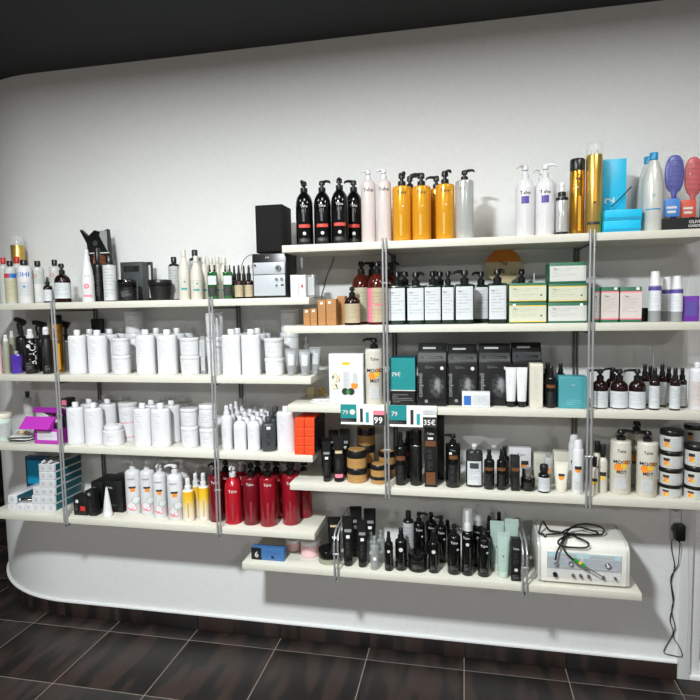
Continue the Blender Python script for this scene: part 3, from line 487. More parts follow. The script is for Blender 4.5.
 'orange_small': dict(k='cap', name='oil_bottle', cat='bottle', body='pearl', cap='black_plastic', style='slope', hb=.74, capr=.32, prints=[('D', 0, .32, .6, 'yellow_print'), ('L', -.6, .7, .36, .44, 'ink', 'printed_band')]),
 'orange_clear': dict(k='cap', name='oil_bottle', cat='bottle', body='clear_bottle', cap='clear_grey', style='soft', hb=.84, capr=.3, prints=[('D', 0, .45, .6, 'orange_print')]),
}
def k_trig(root, w, h, p, spout):
    hb = p.get('hb', .7) * h; surf, rx = body_of(root, w, hb, p); a = h - hb; r = w * .2; t = math.radians(spout or 0)
    m = MB().loft([ring(hb - .001, r), ring(hb + a * .3, r), ring(hb + a * .32, r * .7), ring(hb + a * .5, r * .7)], 12)
    m.build('collar', p['cap'], root)
    d = Vector((math.sin(t), -math.cos(t), 0)); e = Vector((0, 0, 1)); z = hb + a * .8; m = MB()
    m.tube([d * (-w * .35) + e * (z - a * .08), e * (z + a * .02), d * (w * .35) + e * (z + a * .1), d * (w * .62) + e * (z + a * .12)], a * .2, 10, a * .13); m.build('spray_head', p['cap'], root)
    MB().tube([d * (w * .28) + e * z, d * (w * .40) + e * (z - a * .25), d * (w * .30) + e * (z - a * .55), d * (w * .36) + e * (z - a * .68)], a * .07, 8, a * .05).build('trigger', p['cap'], root)
    MB().loft([ring(hb + a * .45, r * .6), ring(z, r * .6)], 10).build('neck', p['cap'], root)
    return surf, rx
def k_twin(root, w, h, p, spout):
    hb = p.get('hb', .78) * h; surf, rx = body_of(root, w, hb, p)
    for s in (-1, 1):
        MB().loft([ring(hb - .001, w * .11), ring(hb + (h - hb) * .3, w * .11), ring(hb + (h - hb) * .34, w * .075), ring(h, w * .06)], 10, cx=s * w * .24).build('nozzle', p['cap'], root)
    return surf, rx
KINDS['trig'] = k_trig; KINDS['twin'] = k_twin
PRODUCTS['lime_twin']['k'] = 'twin'
PRODUCTS['trigger_black'] = dict(k='trig', name='trigger_spray', cat='bottle', body='black_plastic', cap='black_plastic', style='soft', hb=.66)
PRODUCTS['trigger_grey'] = dict(k='trig', name='trigger_spray', cat='bottle', body='clear_grey', cap='black_plastic', style='soft', hb=.62)
def k_kit(root, w, h, p, spout):
    d, hs = .085, .72 * h
    MB().prism_x([(-d / 2, 0), (d / 2, 0), (d / 2, h), (-d / 2 + .045, h), (-d / 2, hs)], -w / 2, w / 2).build('body', 'black_card', root, bevel=.001, angle=25)
    return (lambda x, z: -d / 2 + max(0, (z - hs) / (h - hs)) * .045), w / 2
KINDS['kit'] = k_kit
PRODUCTS['kit_box'] = dict(k='kit', name='mask_box', cat='box', prints=[('L', -.95, .95, .74, .86, 'dark_grey_card', 'printed_band'), ('L', -.75, .75, .77, .81, 'label_blackinfo', 'fine_print'), ('L', -.7, .7, .90, .97, 'label_headline', 'headline'), ('T', 'complexli', -.78, .34, .095, 'grey_print', 1), ('L', -.55, .3, .60, .67, 'label_blackinfo', 'fine_print'), ('D', .7, .62, .13, 'pale_print'), ('L', -.35, .9, .12, .52, 'face_art', 'printed_portrait'), ('D', -.4, .08, .12, 'grey_print')])
PRODUCTS['blue6_box'] = dict(k='box', name='dye_box', cat='box', body='blue_card', d=.034, prints=[('L', -1, -.38, 0, 1, 'black_card', 'printed_panel'), ('T', '6', -.68, .45, .5, 'pale_print'), ('L', -.3, .95, .3, .9, 'label_bluebox', 'fine_print'), ('D', .3, .3, .09, 'ink')])
PRODUCTS['gift_box_white'] = dict(k='box', name='gift_box', cat='box', body='white_plastic', d=.06, prints=[('L', -.2, .25, .78, .84, 'yellow_print', 'printed_band'), ('L', -.8, -.35, .3, .62, 'fruit_art', 'printed_picture'), ('L', -.15, .2, .3, .66, 'label_pale', 'printed_picture'), ('D', .5, .38, .2, 'orange_print'), ('L', .4, .65, .42, .62, 'label_pale', 'printed_picture'), ('D', -.05, .26, .2, 'ink'), ('D', .3, .26, .2, 'ink'), ('D', .12, .25, .12, 'green_print')])


def place(prod, label, group, X, Y, Z, w, h, o):
    p = PRODUCTS[prod]
    root = thing(p['name'], label, p['cat'], (X, Y, Z + .0004), o.get('rot', 0), group)
    if 'tilt' in o: root.rotation_euler[1] = math.radians(o['tilt'])
    if p['k'] == 'box':
        d = o.get('d', p.get('d', .1)); surf, rx = k_box(root, w, h, p, None, d)
    else: surf, rx = KINDS[p['k']](root, w, h, p, o.get('spout', 0))
    pl = list(p.get('prints', ()))
    if o.get('sticker'):
        sx, sz = o['sticker']; ww = .005 / rx; hh = .0045 / h; pl.append(('L', sx - ww, sx + ww, sz - hh, sz + hh, 'sticker_white', 'price_sticker'))
    prints(root, surf, rx, h, pl)
    return root

# ------------------------------------------------------------------ the room
WY, RC, XC = .29, .80, -2.05                      # wall plane, radius and start of its rounded end
def wall_profile(off=0.0, x_right=.875, n=20):
    pts = [(x_right, WY - off), (XC, WY - off)]
    for i in range(1, n + 1):
        a = math.radians(90 * i / n); pts.append((XC - math.sin(a) * (RC + off), WY + RC - math.cos(a) * (RC + off)))
    return pts
def wall_solid(name, pts, z0, z1):
    k = len(pts); m = MB(); m.v = [(x, y, z0) for x, y in pts] + [(x, y, z1) for x, y in pts]
    m.f = [tuple(range(k)), tuple(reversed(range(k, 2 * k)))] + [(i, k + i, k + (i + 1) % k, (i + 1) % k) for i in range(k)]
    o = m.build(name, 'wall_paint', angle=20); return struct(o)
wp = wall_profile() + [(XC - RC, 2.2), (.875, 2.2)]
wall = wall_solid('wall_back', wp, 0, 2.75)
struct(MB().box(.875, 2.3, WY, 2.2, 2.08, 2.75).build('wall_right', 'wall_paint', bevel=0))
struct(MB().box(-7, 3.5, 3.6, 3.7, 0, 2.75).build('wall_left', 'dark_room_shade'))  # near-black colour stands in for the darkness of the unlit room behind
struct(MB().box(-7, 3.5, -6, 3.6, 2.75, 2.85).build('ceiling', 'ceiling_paint'))

# floor: grout bed with single tiles
m, N, L, b = newmat('floor_tile')
tc = N.new('ShaderNodeTexCoord'); oi = N.new('ShaderNodeObjectInfo'); mp = N.new('ShaderNodeMapping'); mp.inputs['Scale'].default_value = (13, 2.6, 1)
ad = N.new('ShaderNodeVectorMath'); ad.operation = 'ADD'; sc = N.new('ShaderNodeMath'); sc.operation = 'MULTIPLY'; sc.inputs[1].default_value = 37.0
L.new(oi.outputs['Random'], sc.inputs[0]); L.new(tc.outputs['Object'], mp.inputs[0]); L.new(mp.outputs[0], ad.inputs[0]); L.new(sc.outputs[0], ad.inputs[1])
nz = N.new('ShaderNodeTexNoise'); nz.inputs['Scale'].default_value = 1.0; nz.inputs['Detail'].default_value = 1.5; L.new(ad.outputs[0], nz.inputs['Vector'])
cr = N.new('ShaderNodeValToRGB'); cr.color_ramp.interpolation = 'LINEAR'; e = cr.color_ramp.elements
e[0].position = .44; e[0].color = (*lin('1d1a19'), 1); e[1].position = .60; e[1].color = (*lin('352925'), 1)
k_ = e.new(.50); k_.color = (*lin('231f1d'), 1); k_ = e.new(.53); k_.color = (*lin('302521'), 1)
L.new(nz.outputs['Fac'], cr.inputs[0]); L.new(cr.outputs[0], b.inputs['Base Color']); b.inputs['Roughness'].default_value = .42
floor = struct(MB().box(-7, 3.5, -6, 3.6, -.06, -.0012).build('floor', 'grout'))
TX, TY, TS, TD = -1.737, .19, .4335, .39
def tile_mesh(w, d):
    t = MB().box(-w / 2, w / 2, -d / 2, d / 2, -.012, 0); o = t.build('tile', 'floor_tile', floor, bevel=.0012, angle=30); return o
full = None
for i in range(-11, 9):
    for j in range(-6, 9 if i < -1 else 1):
        x0, y0 = TX + i * TS, TY + j * TD; x1, y1 = x0 + TS, y0 + TD
        if y0 > .2 and x0 > -2.3: continue
        if y1 > .3 and x0 > -2.3: y1 = .3
        w, d = x1 - x0 - .004, y1 - y0 - .004
        if abs(y1 - y0 - TD) < 1e-6:
            if full is None: full = tile_mesh(w, d); o = full
            else: o = full.copy(); COL.objects.link(o)
        else: o = tile_mesh(w, d)
        o.location = ((x0 + x1) / 2, (y0 + y1) / 2, 0)
# skirting of dark tiles, cut short around the rounded end
prof = wall_profile(.004, n=20); base = MB()
kk = len(prof); base.v = [(x, y, 0) for x, y in prof] + [(x, y, .071) for x, y in prof]
base.f = [(i + 1, i, kk + i, kk + i + 1) for i in range(kk - 1)]
base = struct(base.build('baseboard_back', 'grout'))
edges = [.873] + [.434 - .4335 * i for i in range(0, 6)] + [-2.05]
for a, c in zip(edges, edges[1:]):
    MB().box(c + .0015, a - .0015, WY - .013, WY - .001, 0.001, .073).build('tile', 'floor_tile', base, bevel=.001, angle=30)
for i in range(12):
    a0, a1 = math.radians(.1 + i * 7.5), math.radians(7.35 + i * 7.5); mm = MB(); st = []
    for rr in (RC + .001, RC + .013):
        for t in (0, .5, 1):
            a = a0 + (a1 - a0) * t
            for z in (.001, .073): mm.v.append((XC - math.sin(a) * rr, WY + RC - math.cos(a) * rr, z))
    q = lambda s, t, z: s * 6 + t * 2 + z
    for t in (0, 1):
        mm.f += [(q(1, t, 0), q(1, t, 1), q(1, t + 1, 1), q(1, t + 1, 0)), (q(0, t, 0), q(0, t + 1, 0), q(0, t + 1, 1), q(0, t, 1)), (q(0, t, 1), q(0, t + 1, 1), q(1, t + 1, 1), q(1, t, 1)), (q(0, t, 0), q(1, t, 0), q(1, t + 1, 0), q(0, t + 1, 0))]
    mm.f += [(q(0, 0, 0), q(0, 0, 1), q(1, 0, 1), q(1, 0, 0)), (q(0, 2, 0), q(1, 2, 0), q(1, 2, 1), q(0, 2, 1))]
    mm.build('tile', 'floor_tile', base, angle=30)

bead = MB(); kb = wall_profile(.0135, n=24); kc = wall_profile(-.001, n=24); nb = len(kb)
bead.v = [(x, y, .0735) for x, y in kb] + [(x, y, .0795) for x, y in kb] + [(x, y, .0835) for x, y in kc]
bead.f = [(r_ * nb + i, (r_ + 1) * nb + i, (r_ + 1) * nb + i + 1, r_ * nb + i + 1) for r_ in (0, 1) for i in range(nb - 1)]
struct(bead.build('trim_1', 'wall_paint', angle=50))

# glazed white door beside the shelves
door = struct(MB().box(.875, .925, WY - .004, WY + .10, 0, 2.08).box(1.73, 1.78, WY - .004, WY + .10, 0, 2.08).box(.925, 1.73, WY - .004, WY + .10, 2.03, 2.08).build('door_1', 'frame_white', bevel=.003))
MB().box(.928, .968, WY + .015, WY + .06, .02, 2.03).box(1.688, 1.728, WY + .015, WY + .06, .02, 2.03).box(.968, 1.688, WY + .015, WY + .06, .02, .075).box(.968, 1.688, WY + .015, WY + .06, 1.97, 2.03).build('sash', 'frame_white', door, bevel=.002)
MB().box(.968, 1.688, WY + .033, WY + .041, .075, 1.97).build('pane', 'door_glass', door)
MB().box(.925, 1.73, WY - .003, WY + .10, 0.0, .018).build('threshold', 'frame_white', door, bevel=.002)

# ------------------------------------------------------------------ shelf boards and steel uprights
TH, DEP = .029, .268
BOARDS = [('L1', 'top shelf board of the left unit', -2.2, -.611, 1.632), ('L2', 'second shelf board of the left unit', -2.2, -.611, 1.308), ('L3', 'third shelf board of the left unit', -2.2, -.611, .984), ('L4', 'bottom shelf board of the left unit', -2.2, -.611, .654),
          ('R1', 'top shelf board of the right unit', -.718, .862, 1.841), ('R2', 'second shelf board of the right unit', -.718, .862, 1.516), ('R3', 'third shelf board of the right unit', -.712, .862, 1.193), ('R4', 'fourth shelf board of the right unit', -.712, .862, .864),
          ('R5', 'short lowest shelf board holding the white machine', -.936, .648, .505)]
for _, lb, x0, x1, z in BOARDS:
    o = MB().box(x0, x1, 0, DEP, z - TH, z).build('wall_shelf', 'shelf_laminate', bevel=.0015, angle=30)
    tag(o, 'cream white ' + lb, 'shelf', 'wall shelf boards')
def upright(name, label, X, ztop, zbot, shelves, mids, group, extra=()):
    r = thing(name, label, 'shelf upright', (X, -.007, zbot), 0, group)
    for s in (-1, 1):
        MB().tube([(s * .0068, 0, 0), (s * .0068, 0, ztop - zbot)], .0042, 10).build('front_tube', 'steel', r)
        MB().tube([(s * .0068, .289, .0), (s * .0068, .289, ztop - zbot)], .004, 10).build('rear_tube', 'steel_dark', r)
    for z in shelves:
        MB().tube([(0, -.001, z - TH - .008 - zbot), (0, .289, z - TH - .008 - zbot)], .004, 8).build('shelf_support', 'steel_dark', r)
    for z in mids:
        MB().tube([(-.013, 0, z - zbot), (.013, 0, z - zbot)], .004, 8).build('joint', 'steel', r)
    return r
LZ, RZ = (1.632, 1.308, .984, .654), (1.841, 1.516, 1.193, .864)
upright('shelf_upright', 'double steel upright of the left unit beside the dye boxes', -1.782, 1.642, .622, LZ, (1.47, 1.13, .82), 'shelf uprights')
upright('shelf_upright', 'double steel upright of the left unit before the tall white jars', -1.032, 1.642, .622, LZ, (1.47, 1.13, .82), 'shelf uprights')
upright('shelf_upright', 'double steel upright of the right unit beside the amber bottles', -.302, 1.853, .824, RZ, (1.68, 1.35, 1.02), 'shelf uprights')
upright('shelf_upright', 'double steel upright of the right unit beside the square teal carton', .453, 1.853, .824, RZ, (1.68, 1.35, 1.02), 'shelf uprights')
for X, zt, lb in ((-.519, .665, 'looped steel bracket of the lowest shelf beside the black tubes'), (.228, .66, 'looped steel bracket of the lowest shelf beside the white machine')):
    r = thing('shelf_bracket', lb, 'shelf bracket', (X, -.007, .455), 0, 'lowest shelf brackets'); H_ = zt - .455
    for s in (-1, 1):
        pts = [(s * .0075, 0, 0), (s * .0075, 0, H_ - .05)] + [(s * .0075, .05 - .05 * math.cos(math.radians(a)), H_ - .05 + .05 * math.sin(math.radians(a))) for a in (20, 45, 70, 90)] + [(s * .0075, .289, H_)]
        MB().tube(pts, .0042, 10).build('hoop_tube', 'steel', r)
    MB().tube([(0, -.001, .505 - TH - .008 - .455), (0, .289, .505 - TH - .008 - .455)], .004, 8).build('shelf_support', 'steel_dark', r)
    MB().tube([(-.013, 0, .12), (.013, 0, .12)], .004, 8).build('joint', 'steel', r)

# ceiling panels; left and middle near-wall ones and both rear ones are added fill
pm('lamp_white', 'f4f4f0', .5)
em, N, L, b = newmat('lamp_glow'); b.inputs['Emission Color'].default_value = (1, .985, .95, 1); b.inputs['Emission Strength'].default_value = 6
for i, (lx, ly, ls, lp, lc) in enumerate(LAMPS):
    s = ls / 2 + .02
    t = thing('ceiling_light', ('small', 'medium', 'medium', 'medium', 'large', 'large')[i] + ' square ceiling panel light ' + ('in mid room before the shelves', 'above the white pump bottles', 'added above the left unit to brighten the wall', 'added above the black speaker to brighten the wall', 'added for fill, far back on the door side', 'added for fill, far back on the rounded wall side')[i], 'ceiling light', (lx, ly, 2.70))
    MB().box(-s, s, -s, s, .004, .05).build('housing', 'lamp_white', t, bevel=.003)
    MB().box(-ls / 2, ls / 2, -ls / 2, ls / 2, .001, .004).build('diffuser', 'lamp_glow', t)


# ------------------------------------------------------------------ the products on the shelves (metres: X, Y, Z of the base, width, height)
ITEMS = [
  ('clear_red_cap', 'first clear bottle with red cap behind the blue-printed bottle', 'red-capped solution bottles', -2.1412, 0.1223, 1.632, 0.0445, 0.2175, {'rot': 34.3, 'spout': -34.3}),
  ('red_blue_bottle', 'clear bottle, black cap, cream label with red and blue band', None, -2.0356, 0.0455, 1.632, 0.051, 0.1936, {'rot': 33.9, 'spout': -33.9}),
  ('clear_red_cap', 'second clear bottle with red cap behind the blue-printed bottle', 'red-capped solution bottles', -2.0894, 0.1476, 1.632, 0.0452, 0.2215, {'rot': 33.5, 'spout': -33.5}),
  ('blue_print_bottle', 'white bottle with black cap and large blue letters', None, -1.9667, 0.0516, 1.632, 0.0633, 0.1963, {'rot': 33.1, 'spout': -33.1}),
  ('gold_clear_aero', 'gold spray can with clear cap behind red-capped bottles', None, -2.1499, 0.2258, 1.632, 0.0616, 0.3314, {'rot': 33.4, 'spout': -33.4}),
  ('red_ring_bottle', 'first clear bottle with black cap and red ring mark', 'red ring bottles', -1.9511, 0.1166, 1.632, 0.0532, 0.1959, {'rot': 32.3, 'spout': -32.3}),
  ('brown_vial', 'small brown bottle with white label beside the first post', None, -1.8436, 0.0439, 1.632, 0.0378, 0.1158, {'rot': 31.7, 'spout': -31.7}),
  ('red_ring_bottle', 'second clear bottle with black cap and red ring mark', 'red ring bottles', -1.879, 0.1399, 1.632, 0.0499, 0.1998, {'rot': 31.2, 'spout': -31.2}),
  ('brown_pump', 'squat brown pump bottle with wide white label', None, -1.7821, 0.0643, 1.632, 0.0685, 0.1754, {'rot': 30.7, 'spout': -30.7}),
  ('flower_mist', 'white tapered spray bottle with pink flower print', None, -1.6475, 0.0573, 1.632, 0.0546, 0.23, {'rot': 29.1, 'spout': -29.1}),
  ('black_can', 'black bottle standing before the torn black pouch', None, -1.6327, 0.1129, 1.632, 0.0457, 0.2435, {'rot': 28.3, 'spout': -28.3}),
  ('white_sleeve_bottle', 'black bottle wrapped in a white label sleeve', None, -1.5362, 0.0575, 1.632, 0.0549, 0.1998, {'rot': 27.6, 'spout': -27.6}),
  ('black_jar', 'wide black jar with small pale lettering beside sleeved bottle', None, -1.4615, 0.0703, 1.632, 0.0906, 0.0933, {'rot': 26.4, 'spout': -26.4}),
  ('grey_box', 'dark grey gift box standing behind the wide black jar', None, -1.4948, 0.185, 1.632, 0.112, 0.1794, {'d': 0.05}),
  ('white_book', 'black-edged white booklet beside the dark grey gift box', None, -1.4418, 0.2225, 1.632, 0.0308, 0.1815, {'d': 0.015}),
  ('black_bowl', 'bowl-shaped plain black jar with overhanging lid', None, -1.3069, 0.0799, 1.632, 0.0999, 0.0895, {'rot': 24.0, 'spout': -24.0}),
  ('grey_label_bottle', 'black-capped bottle with tall grey label behind black bowl jar', None, -1.2841, 0.1648, 1.632, 0.0497, 0.1952, {'rot': 23.0, 'spout': -23.0}),
  ('taper_white', 'first pearl white tapered lotion bottle on the left top shelf', 'tapered lotion bottles', -1.1777, 0.0547, 1.632, 0.0494, 0.2125, {'rot': 22.2, 'spout': -22.2}),
  ('grey_label_bottle', 'tall black-capped bottle hidden behind tapered lotion bottles', None, -1.2042, 0.2115, 1.632, 0.0529, 0.2276, {'rot': 21.4, 'spout': -21.4}),
  ('taper_white', 'second pearl white tapered lotion bottle on the left top shelf', 'tapered lotion bottles', -1.1217, 0.0558, 1.632, 0.0516, 0.1853, {'rot': 21.3, 'spout': -21.3}),
  ('taper_white', 'first pearl lotion bottle tucked behind the green ampoule bottles', 'tapered lotion bottles behind', -1.1139, 0.1153, 1.632, 0.0466, 0.1855, {'rot': 20.7, 'spout': -20.7}),
  ('taper_white', 'second pearl lotion bottle tucked behind the green ampoule bottles', 'tapered lotion bottles behind', -1.1077, 0.1719, 1.632, 0.0478, 0.1852, {'rot': 20.2, 'spout': -20.2}),
  ('taper_white', 'third pearl lotion bottle tucked behind the green ampoule bottles', 'tapered lotion bottles behind', -1.1005, 0.2244, 1.632, 0.0489, 0.1935, {'rot': 19.7, 'spout': -19.7}),
  ('taper_white', 'fourth pearl lotion bottle tucked behind the green ampoule bottles', 'tapered lotion bottles behind', -1.033, 0.1436, 1.632, 0.0472, 0.1805, {'rot': 19.2, 'spout': -19.2}),
  ('lime_twin', 'first green glass bottle with two thin black nozzles', 'green twin nozzle bottles', -1.0438, 0.0445, 1.632, 0.0391, 0.1441, {'rot': 20.1, 'spout': -20.1}),
  ('lime_twin', 'second green glass bottle with two thin black nozzles', 'green twin nozzle bottles', -0.9746, 0.0445, 1.632, 0.0391, 0.1419, {'rot': 18.9, 'spout': -18.9}),
  ('dropper_tan', 'first dark dropper bottle with tan label beside the stereo', 'dropper bottles by the stereo', -0.9241, 0.0435, 1.632, 0.037, 0.1403, {'rot': 18.0, 'spout': -18.0}),
  ('dropper_tan', 'second dark dropper bottle with tan label beside the stereo', 'dropper bottles by the stereo', -0.8797, 0.0435, 1.632, 0.037, 0.1389, {'rot': 17.3, 'spout': -17.3}),
  ('dropper_tan', 'first dropper bottle half hidden behind the front dropper pair', 'dropper bottles behind', -0.9694, 0.1029, 1.632, 0.0359, 0.1434, {'rot': 18.4, 'spout': -18.4}),
  ('dropper_tan', 'second dropper bottle half hidden behind the front dropper pair', 'dropper bottles behind', -0.926, 0.1029, 1.632, 0.0359, 0.142, {'rot': 17.7, 'spout': -17.7}),
  ('white_slim_box', 'plain white slim carton beside the stereo', None, -0.6795, 0.07, 1.632, 0.0319, 0.0913, {'d': 0.08}),
  ('white_red4_box', 'white slim carton printed with a red 4', None, -0.6471, 0.07, 1.632, 0.0304, 0.0904, {'d': 0.08}),
  ('clear_box', 'translucent grey box at the end of the left top shelf', None, -0.617, 0.1, 1.632, 0.0298, 0.0909, {'d': 0.08}),
  ('black_pump', 'first glossy black pump bottle with red stripe from the speaker', 'black pump bottles on the top shelf', -0.6387, 0.0652, 1.841, 0.0705, 0.2602, {'spout': -12.7, 'rot': 12.7}),
  ('black_pump', 'second glossy black pump bottle with red stripe from the speaker', 'black pump bottles on the top shelf', -0.5628, 0.0651, 1.841, 0.0701, 0.2576, {'spout': 58.7, 'rot': 11.3}),
  ('black_pump', 'third glossy black pump bottle with red stripe from the speaker', 'black pump bottles on the top shelf', -0.4908, 0.0649, 1.841, 0.0698, 0.263, {'spout': 0.1, 'rot': 9.9}),
  ('black_pump', 'fourth glossy black pump bottle with red stripe from the speaker', 'black pump bottles on the top shelf', -0.4486, 0.148, 1.841, 0.072, 0.2699, {'spout': -68.7, 'rot': 8.7}),
  ('pink_white_pump', 'first pale pink-white pump bottle beside the black bottles', 'pink-white pump bottles', -0.3722, 0.0588, 1.841, 0.0577, 0.2855, {'spout': -67.5, 'rot': 7.5}),
  ('pink_white_pump', 'second pale pink-white pump bottle beside the black bottles', 'pink-white pump bottles', -0.31, 0.0586, 1.841, 0.0573, 0.2853, {'spout': -66.3, 'rot': 6.3}),
  ('gold_pump', 'first front golden pump bottle from the pink-white bottles', 'golden pump bottles in front', -0.2397, 0.0673, 1.841, 0.0747, 0.2693, {'spout': 15.1, 'rot': 4.9}),
  ('gold_pump', 'second front golden pump bottle from the pink-white bottles', 'golden pump bottles in front', -0.1632, 0.0669, 1.841, 0.0739, 0.2644, {'spout': -83.3, 'rot': 3.3}),
  ('gold_pump', 'third front golden pump bottle from the pink-white bottles', 'golden pump bottles in front', -0.0723, 0.0664, 1.841, 0.0728, 0.2661, {'spout': 28.5, 'rot': 1.5}),
  ('gold_pump', 'first rear golden pump bottle from the pink-white bottles', 'golden pump bottles behind', -0.2173, 0.1647, 1.841, 0.0695, 0.2773, {'spout': 55.8, 'rot': 4.2}),
  ('gold_pump', 'second rear golden pump bottle from the pink-white bottles', 'golden pump bottles behind', -0.1096, 0.1642, 1.841, 0.0684, 0.2706, {'spout': -82.1, 'rot': 2.1}),
  ('silver_pump', 'silver grey pump bottle next to the golden bottles', None, 0.002, 0.065, 1.841, 0.0699, 0.2629, {'spout': 60.0, 'rot': -0.0}),
  ('white_pump', 'first white pump bottle with purple square print', 'white purple-print pump bottles', 0.226, 0.0652, 1.841, 0.0703, 0.2689, {'spout': -45.4, 'rot': -4.6}),
  ('white_pump', 'second white pump bottle with purple square print', 'white purple-print pump bottles', 0.2979, 0.0645, 1.841, 0.0691, 0.2677, {'spout': 76.0, 'rot': -6.0}),
  ('white_pump', 'white pump bottle hidden behind the second purple-print bottle', None, 0.2985, 0.1666, 1.841, 0.0632, 0.2726, {'spout': -54.2, 'rot': -5.8}),
  ('silver_mist', 'slim silver spray bottle with black bands beside gold can', None, 0.356, 0.0517, 1.841, 0.0434, 0.1921, {'rot': -7.2, 'spout': 7.2}),
  ('gold_black_aero', 'tall gold spray can with black cap', None, 0.4114, 0.0667, 1.841, 0.0534, 0.2769, {'rot': -8.3, 'spout': 8.3}),
  ('gold_clear_aero', 'tallest pale gold spray can with clear cap', None, 0.4678, 0.0587, 1.841, 0.0573, 0.3301, {'rot': -9.4, 'spout': 9.4}),
  ('cyan_box', 'upright bright cyan box beside the tall gold can', None, 0.5539, 0.15, 1.841, 0.0804, 0.2821, {'d': 0.06}),
  ('cyan_flat_box', 'lower flat cyan box lying before the upright one', None, 0.5583, 0.065, 1.841, 0.1236, 0.0414, {'d': 0.09}),
  ('cyan_flat_box', 'upper flat cyan box lying on the lower one', None, 0.5609, 0.065, 1.8829, 0.1233, 0.0382, {'d': 0.09}),
  ('silver_blue_bottle', 'silver tapered bottle with blue cap beside the brushes', None, 0.6703, 0.065, 1.841, 0.07, 0.2819, {'rot': -13.3, 'spout': 13.3}),
  ('silver_blue_bottle', 'silver blue-capped bottle behind its twin', None, 0.685, 0.1837, 1.841, 0.0675, 0.2961, {'rot': -12.9, 'spout': 12.9}),
  ('kraft_box', 'first small kraft carton at the shelf end', 'small kraft cartons', -0.6303, 0.0525, 1.516, 0.0267, 0.0683, {'sticker': (0, 0.85), 'd': 0.045}),
  ('kraft_box', 'second small kraft carton at the shelf end', 'small kraft cartons', -0.6011, 0.0525, 1.516, 0.0274, 0.0698, {'sticker': (0, 0.85), 'd': 0.045}),
  ('kraft_box', 'first taller kraft carton with white sticker', 'tall kraft cartons', -0.5661, 0.055, 1.516, 0.0318, 0.1036, {'sticker': (0, 0.87), 'd': 0.05}),
  ('kraft_box', 'second taller kraft carton with white sticker', 'tall kraft cartons', -0.5271, 0.055, 1.516, 0.0403, 0.1068, {'sticker': (-0.3, 0.87), 'd': 0.05}),
  ('kraft_box', 'kraft carton half hidden behind the small amber pump bottle', None, -0.5015, 0.125, 1.516, 0.034, 0.1191, {'d': 0.05}),
  ('amber_small', 'small dark amber pump bottle with tan label', None, -0.4449, 0.0575, 1.516, 0.0649, 0.1537, {'rot': 9.0, 'spout': -9.0}),
  ('amber_big', 'large amber pump bottle with cream green label', None, -0.4237, 0.155, 1.516, 0.08, 0.2621, {'rot': 8.2, 'spout': -8.2}),
  ('amber_big_pink', 'large amber pump bottle with pink-edged tan label', None, -0.3458, 0.0907, 1.516, 0.0814, 0.2551, {'spout': 23.1, 'rot': 6.9}),
  ('amber_big', 'amber pump bottle hidden behind the pink-edged one', None, -0.3926, 0.2391, 1.516, 0.0782, 0.2649, {'spout': -67.4, 'rot': 7.4}),
  ('amber_big', 'amber pump bottle hidden behind the steel post', None, -0.3085, 0.2315, 1.516, 0.073, 0.2616, {'spout': 74.2, 'rot': 5.8}),
  ('green_label_pump', 'first front dark green pump bottle from the amber bottles', 'dark green pump bottles in front', -0.2604, 0.0563, 1.516, 0.0731, 0.2085, {'spout': 40, 'rot': 0}),
  ('green_label_pump', 'second front dark green pump bottle from the amber bottles', 'dark green pump bottles in front', -0.1868, 0.056, 1.516, 0.0722, 0.2064, {'spout': 50, 'rot': 0}),
  ('green_label_pump', 'third front dark green pump bottle from the amber bottles', 'dark green pump bottles in front', -0.1201, 0.055, 1.516, 0.0694, 0.2083, {'spout': 20, 'rot': 0}),
  ('green_label_pump', 'fourth front dark green pump bottle from the amber bottles', 'dark green pump bottles in front', -0.0617, 0.0479, 1.516, 0.0496, 0.2061, {'spout': 30, 'rot': 0}),
  ('green_label_pump', 'fifth front dark green pump bottle from the amber bottles', 'dark green pump bottles in front', 0.0014, 0.0565, 1.516, 0.0735, 0.2086, {'spout': -70, 'rot': 0}),
  ('green_label_pump', 'sixth front dark green pump bottle from the amber bottles', 'dark green pump bottles in front', 0.1251, 0.0559, 1.516, 0.0719, 0.2087, {'spout': 30, 'rot': 0}),
  ('green_label_pump', 'first rear dark green pump bottle from the amber bottles', 'dark green pump bottles behind', -0.2402, 0.1516, 1.516, 0.0738, 0.215, {'spout': -60}),
  ('green_label_pump', 'second rear dark green pump bottle from the amber bottles', 'dark green pump bottles behind', -0.0968, 0.1509, 1.516, 0.072, 0.2107, {'spout': -60}),
  ('green_label_pump', 'third rear dark green pump bottle from the amber bottles', 'dark green pump bottles behind', 0.0666, 0.1488, 1.516, 0.0661, 0.2058, {'spout': -60}),
  ('green_label_pump', 'dark green pump bottle standing behind the green boxes', None, 0.2268, 0.1835, 1.516, 0.0652, 0.2129, {'spout': 0}),
  ('white_tip', 'small white dropper bottle behind the green boxes', None, 0.2737, 0.1714, 1.516, 0.0228, 0.195, {'rot': -5.3, 'spout': 5.3}),
  ('green_yellow_box', 'lower yellow-edged green box in the left stack', None, 0.2342, 0.08, 1.516, 0.1354, 0.0786, {'sticker': (-0.7, 0.88), 'd': 0.11}),
  ('green_yellow_box', 'upper yellow-edged green box in the left stack', None, 0.2337, 0.08, 1.5954, 0.135, 0.0721, {'d': 0.11}),
  ('green_white_box', 'bottom green and white box of the stack of three', None, 0.3758, 0.08, 1.516, 0.1371, 0.076, {'sticker': (0.7, 0.88), 'd': 0.11}),
  ('green_yellow_box', 'middle yellow-edged green box of the stack of three', None, 0.3758, 0.08, 1.5927, 0.1349, 0.0693, {'d': 0.11}),
  ('green_white_box', 'topmost green and white box of the stack of three', None, 0.3758, 0.08, 1.6628, 0.1293, 0.0763, {'d': 0.11}),
  ('green_pink_box', 'pink-edged carton mostly hidden by the right steel post', None, 0.483, 0.0875, 1.516, 0.0296, 0.1295, {'d': 0.075}),
